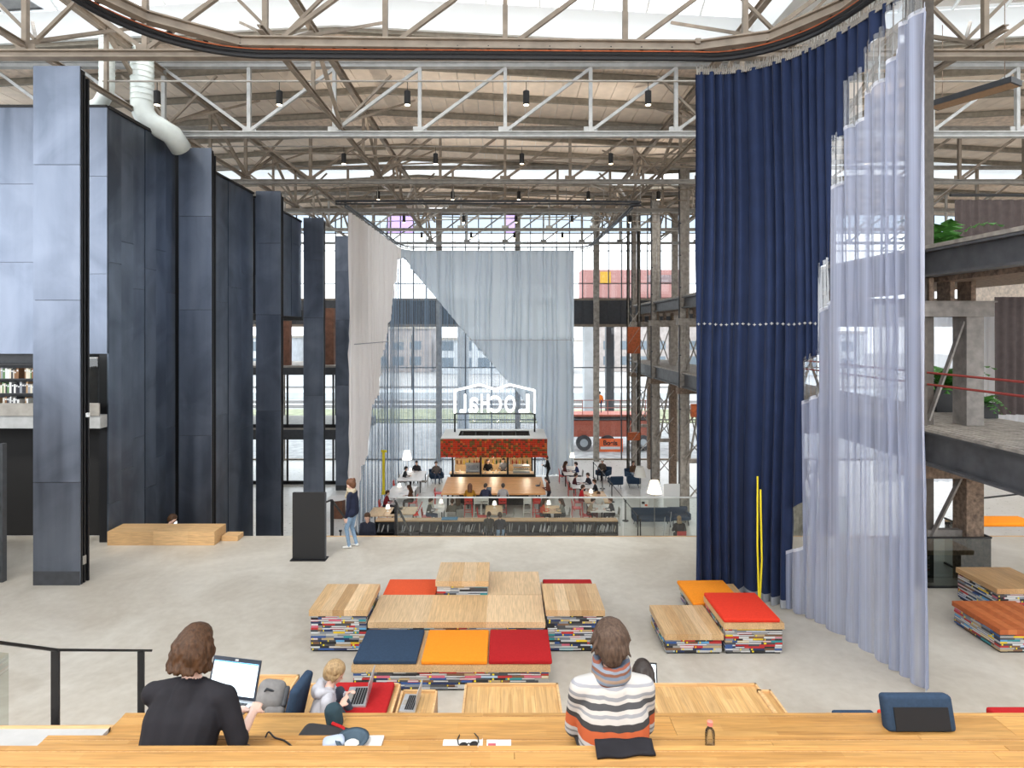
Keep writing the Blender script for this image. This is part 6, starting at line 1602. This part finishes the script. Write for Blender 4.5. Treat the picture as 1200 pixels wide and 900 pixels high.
P_('person in a black jacket seated at the string drape side of the far white table', 473, 36.0, R_, ((.025, .03, .035), N), hands=hs); ch.append(('grey cafe chair under the person in the black jacket', 472.6, 36.0, R_, M_midsteel))
P_('person in grey with a pink bag sunk in the navy armchair by the string drape', 511, 37.5, PI+.3, ((.10, .09, .09), J), seat=.42, lean=-4, hair=M_hairbrown); 
P_('person in a dark red jacket seated near the string drape', 451, 30.6, R_, ((.22, .02, .025), N), hands=hs, hair=M_hairbrown, vox=.022); ch.append(('red cafe chair under the person in the dark red jacket', 450, 30.6, R_, M_redmetal))
P_('person in a brown jacket seated at the white table facing the string drape', 482.5, 31.6, L_, ((.13, .06, .035), (.05, .045, .035)), hands=hs, hair=M_hairbrown, hair_kind='long'); ch.append(('red cafe chair under the person in the brown jacket', 483.6, 31.6, L_, M_redmetal))
P_('person in a grey jacket with a cream scarf seated behind the balustrade', 501.5, 29.2, R_, ((.10, .10, .09), J), hands=hs, hair=M_hairbrown, scarf=CK('cream2', (.55, .5, .4)), vox=.022); ch.append(('red cafe chair under the person with the cream scarf', 500, 29.2, R_, M_redmetal))
P_('person in olive seated with back turned behind the long bench', 529.5, 28.9, F_, ((.10, .085, .06), N), hair=M_hairbrown, hands=hs); ch.append(('grey cafe chair under the person in olive', 529.5, 28.8, F_, M_midsteel))
P_('person in dark brown seated beside the one in olive', 537.5, 29.3, .4, ((.07, .06, .045), N), hair=M_hairbrown, hands=hs, hair_kind='long'); ch.append(('grey cafe chair under the person in dark brown', 537.5, 29.2, .4, M_midsteel))
P_('person in a mustard jacket seated at the communal table', 550.5, 30.6, F_, ((.45, .22, .03), N), seat=.76, hands=hb, hair=M_hairred, feet=[(-.1, .3, .38), (.1, .3, .38)], hair_kind='long')
P_('person in navy seated at the communal table beside the laptop', 569, 30.65, F_, ((.035, .04, .07), N), seat=.76, hands=hb, feet=[(-.1, .3, .38), (.1, .3, .38)], head_yaw=-40)
P_('person in a pale grey hoodie seated at the communal table', 589.5, 30.65, F_, ((.38, .37, .37), N), seat=.76, hands=hb, feet=[(-.1, .3, .38), (.1, .3, .38)])
P_('barista in black behind the kiosk counter', 572, 36.6, B_, ((.02, .02, .02), N), 'stand', hands=[(-.16, .35, 1.05), (.16, .35, 1.05)])
P_('barista in grey behind the kiosk counter', 590, 36.9, B_, ((.16, .16, .17), N), 'stand', hands=[(-.16, .35, 1.05), (.16, .35, 1.05)], hair=M_hairbrown)
P_('waiter in black with a tray standing beside the kiosk', 643, 37.2, L_-.2, ((.016, .016, .018), (.02, .02, .022)), 'stand', h=1.78, hands=[(-.1, .36, 1.15), (.12, .34, 1.12)], vox=.022)
P_('man in a brown pullover standing at the end of the communal table', 643.5, 31.9, L_, ((.16, .055, .035), N), 'stand', h=1.74, hands=[(-.1, .34, 1.16), (.12, .3, 1.1)], vox=.022)
P_('person in burgundy at the far end of the window row', 660.5, 37.4, R_, ((.10, .03, .03), N), hands=hs, hair_kind='long', hair=M_hairbrown); ch.append(('red cafe chair at the far end of the window row', 659.6, 37.4, R_, M_redmetal))
P_('person in navy blue on the glass side of the window row', 677.5, 37.2, L_, ((.03, .045, .12), J), hands=hs); ch.append(('grey cafe chair under the person in navy blue', 678.6, 37.2, L_, M_midsteel))
P_('man in a dark jumper with grey hair in the middle of the window row', 691.5, 34.4, L_+.3, ((.035, .035, .05), N), hands=hs, hair=M_hairgrey, vox=.022); ch.append(('grey cafe chair under the man in the dark jumper', 693, 34.4, L_, M_midsteel))
P_('person in a black coat beside the stanchions in the window row', 699.5, 32.9, L_, ((.02, .022, .03), N), hands=hs, hair=M_hairbrown, vox=.022); ch.append(('grey cafe chair under the person in the black coat', 701, 32.9, L_, M_midsteel))
P_('person in a scarlet jumper seated at the wooden window row table', 680, 31.7, R_, ((.50, .025, .03), (.2, .02, .03)), hands=hs, hair=M_hairgrey, vox=.022); ch.append(('red cafe chair under the person in the scarlet jumper', 678, 31.7, R_, M_redmetal))
P_('person in charcoal seated in the middle of the window row', 672, 34.3, R_, ((.07, .02, .025), N), hands=hs, hair=M_hairgrey); ch.append(('red cafe chair under the person in charcoal', 670.5, 34.3, R_, M_redmetal))
P_('person in an orange top seated behind the long bench', 634.5, 29.2, R_, ((.60, .075, .02), N), hands=hs, hair=M_hairbrown, hair_kind='long', vox=.022); ch.append(('red cafe chair under the person in orange', 633, 29.2, R_, M_redmetal))
P_('person in grey green with long hair facing the one in orange', 660.5, 29.2, L_, ((.22, .22, .19), (.06, .06, .06)), hands=hs, hair=M_hairbrown, hair_kind='long', vox=.022); ch.append(('grey cafe chair under the person in grey green', 662, 29.2, L_, M_midsteel))
P_('person in a beige jacket leaning over the papers', 689.5, 29.4, R_-.2, ((.33, .25, .17), (.12, .02, .02)), hands=hs, hair=M_hairbrown, vox=.022, lean=22); ch.append(('red cafe chair under the person in beige', 688, 29.4, R_, M_redmetal))
P_('person in white seated behind the strewn papers', 701, 30.5, B_, ((.62, .60, .57), N), hands=hs, hair=M_hairbrown); ch.append(('grey cafe chair under the person in white', 701, 30.6, B_, M_midsteel))
P_('person with red hair in a dark top at the bench end', 718.5, 29.3, L_, ((.04, .04, .05), N), hands=hs, hair=M_hairred, vox=.022); ch.append(('grey cafe chair under the person with red hair', 720, 29.3, L_, M_midsteel))
P_('person in brown with a pale cap seated in the armchair at the glass', 706, 38.2, PI-.6, ((.09, .07, .055), N), seat=.42, lean=-2, hat=M_offwhite)
P_('person in a brown jumper in the armchair by the trestle', 742, 37.7, PI+.4, ((.12, .065, .04), (.3, .35, .42)), seat=.42, lean=-2, hair=M_hairbrown)
P_('person in a dark coat with a fur hood sitting by the blue curtain', 797, 26.2, F_, ((.035, .03, .03), N), hair=M_hairblond, vox=.022, loose=.03, hands=hs, scarf=CK('fur_hood', (.40, .30, .18))); ch.append(('red cafe chair under the person with the fur hood', 797, 26.05, F_, M_redmetal))
P_('visitor in a black jacket and jeans standing before the long bench', 586.5, 25.6, F_+.2, ((.025, .025, .032), (.22, .33, .46)), 'stand', h=1.72, hair=M_hairbrown, vox=.02)
P_('visitor in a dark olive coat standing beside the one in jeans', 573, 26.0, F_, ((.05, .045, .035), (.04, .04, .045)), 'stand', h=1.62, hair=M_hairbrown, vox=.02)
P_('worker in an orange jacket on the rail machine outside', 703, 48.6, F_, ((.80, .2, .02), (.05, .06, .12)), 'stand', h=1.75, hat=M_machine); LAST[0].parent.location.z = LOW+2.86
sp = person('person in a dark blue coat coming up the cafe stair', (wx(431, 18.9), 18.9, -.185*11), PI, 'stand', 0, 1.76, cloth=(CK('stair_coat', (.02, .022, .035)), CK('stair_legs', (.03, .03, .04)), M_black), hair=M_hairbrown, vox=.02, lean=4)
for a in ch: chair(*a)
for lab, px, Y, rz, mt in (('empty red cafe chair at the white table near the string drape', 466, 34.6, R_, M_redmetal), ('empty grey cafe chair at the far white table', 497, 36.0, L_, M_midsteel), ('empty red cafe chair facing the small wooden table', 565, 29.2, R_, M_redmetal), ('empty dark cafe chair beside the small wooden table', 597, 29.2, L_, M_midsteel), ('empty red cafe chair at the near end of the window row', 675.5, 30.6, R_, M_redmetal), ('empty grey cafe chair at the near end of the window row', 709, 31.2, L_, M_midsteel)): chair(lab, px, Y, rz, mt)
q = MB(); q.tube([at(487, 28.2, LOW+.75), at(495, 28.2, LOW+1.45)], .018, 6); q.add([at(484, 28.2, LOW+.76), at(489, 28.2, LOW+.98), at(491, 28.15, LOW+.8)], [(0, 1, 2)]); q.add([at(484, 28.26, LOW+.76), at(491, 28.21, LOW+.8), at(489, 28.26, LOW+.98)], [(0, 1, 2)])
tag(q.build('red_pennant', M_scarlet), 'red pennant on a slanting stick behind the balustrade', 'flag')
# gallery books and the white round table beyond the opening
rnd = random.Random(5)
sh = thing('gallery_bookcase', 'dark bookcase of three shelves on the gallery above the entrance', 'bookcase', (0, 15.62, 3.30))
gx0, gx1 = -14.2, -12.05
for k in range(4):
    q = MB(); q.box(gx0, -.14, .12+.38*k, gx1, .14, .15+.38*k); q.build('shelf', M_black, sh)
q = MB(); q.box(gx0, .14, 0, gx1, .17, 1.5); q.build('back_panel', M_darkgrey, sh)
for x in (gx0, gx1-.03):
    q = MB(); q.box(x, -.14, 0, x+.03, .14, 1.5); q.build('side_panel', M_black, sh)
SPC = [('pale', (.58, .54, .46)), ('brown', (.24, .13, .07)), ('cream', (.66, .60, .48)), ('green', (.12, .22, .10)), ('white', (.68, .68, .66)), ('dark', (.05, .05, .06)), ('tan', (.42, .27, .15)), ('grey', (.3, .31, .33))]
sbm = []
for n_, c in SPC:
    q = MB(); q.box(0, 0, 0, 1, .18, 1, 0); q.box(.15, -.001, .7, .85, 0, .85, 1); sbm.append((n_, q.mesh('book', [CK('spine_'+n_, c), M_paper])))
for lev, nm in enumerate(('lowest', 'middle', 'top')):
    x = gx0+.06; cnt = {}
    while x < gx1-.1:
        n_, me = rnd.choice(sbm); w_ = rnd.uniform(.028, .06); hh = rnd.uniform(.20, .29)
        o = link('book', me, None, (x, 15.50, 3.30+.151+.38*lev)); o.scale = (w_, 1, hh); x += w_+.003
        if rnd.random() < .07: x += .15
        cnt[n_] = cnt.get(n_, 0)+1; tag(o, '%s %s spined book from the far end of the %s gallery shelf' % (nth(cnt[n_]), n_, nm), 'book', '%s spined books on the %s gallery shelf' % (n_, nm))
t = thing('gallery_glass_rail', 'glass rail at the gallery edge between the first two blued columns', 'glass rail', (0, 0, 0))
q = MB(); q.add([(-11.9, 15.1, 3.62), (-10.3, 15.1, 3.62), (-10.3, 15.1, 4.75), (-11.9, 15.1, 4.75)], [(0,1,2,3)]); q.build('pane', M_balu, t); q = MB(); q.box(-11.9, 15.08, 4.75, -10.3, 15.12, 4.78); q.build('rail', M_greysteel, t)
t = thing('round_side_table', 'pale round table top on a dark box beyond the steel columns', 'table', at(396, 30.5)); q = MB(); q.lathe([(.5, .95), (.52, .97), (.5, 1.0)], (0,0,0), 24); q.build('tabletop', M_pinkish, t, smooth=False); q = MB(); q.box(-.3, -.3, 0, .3, .3, .95); q.build('pedestal', M_brick, t)
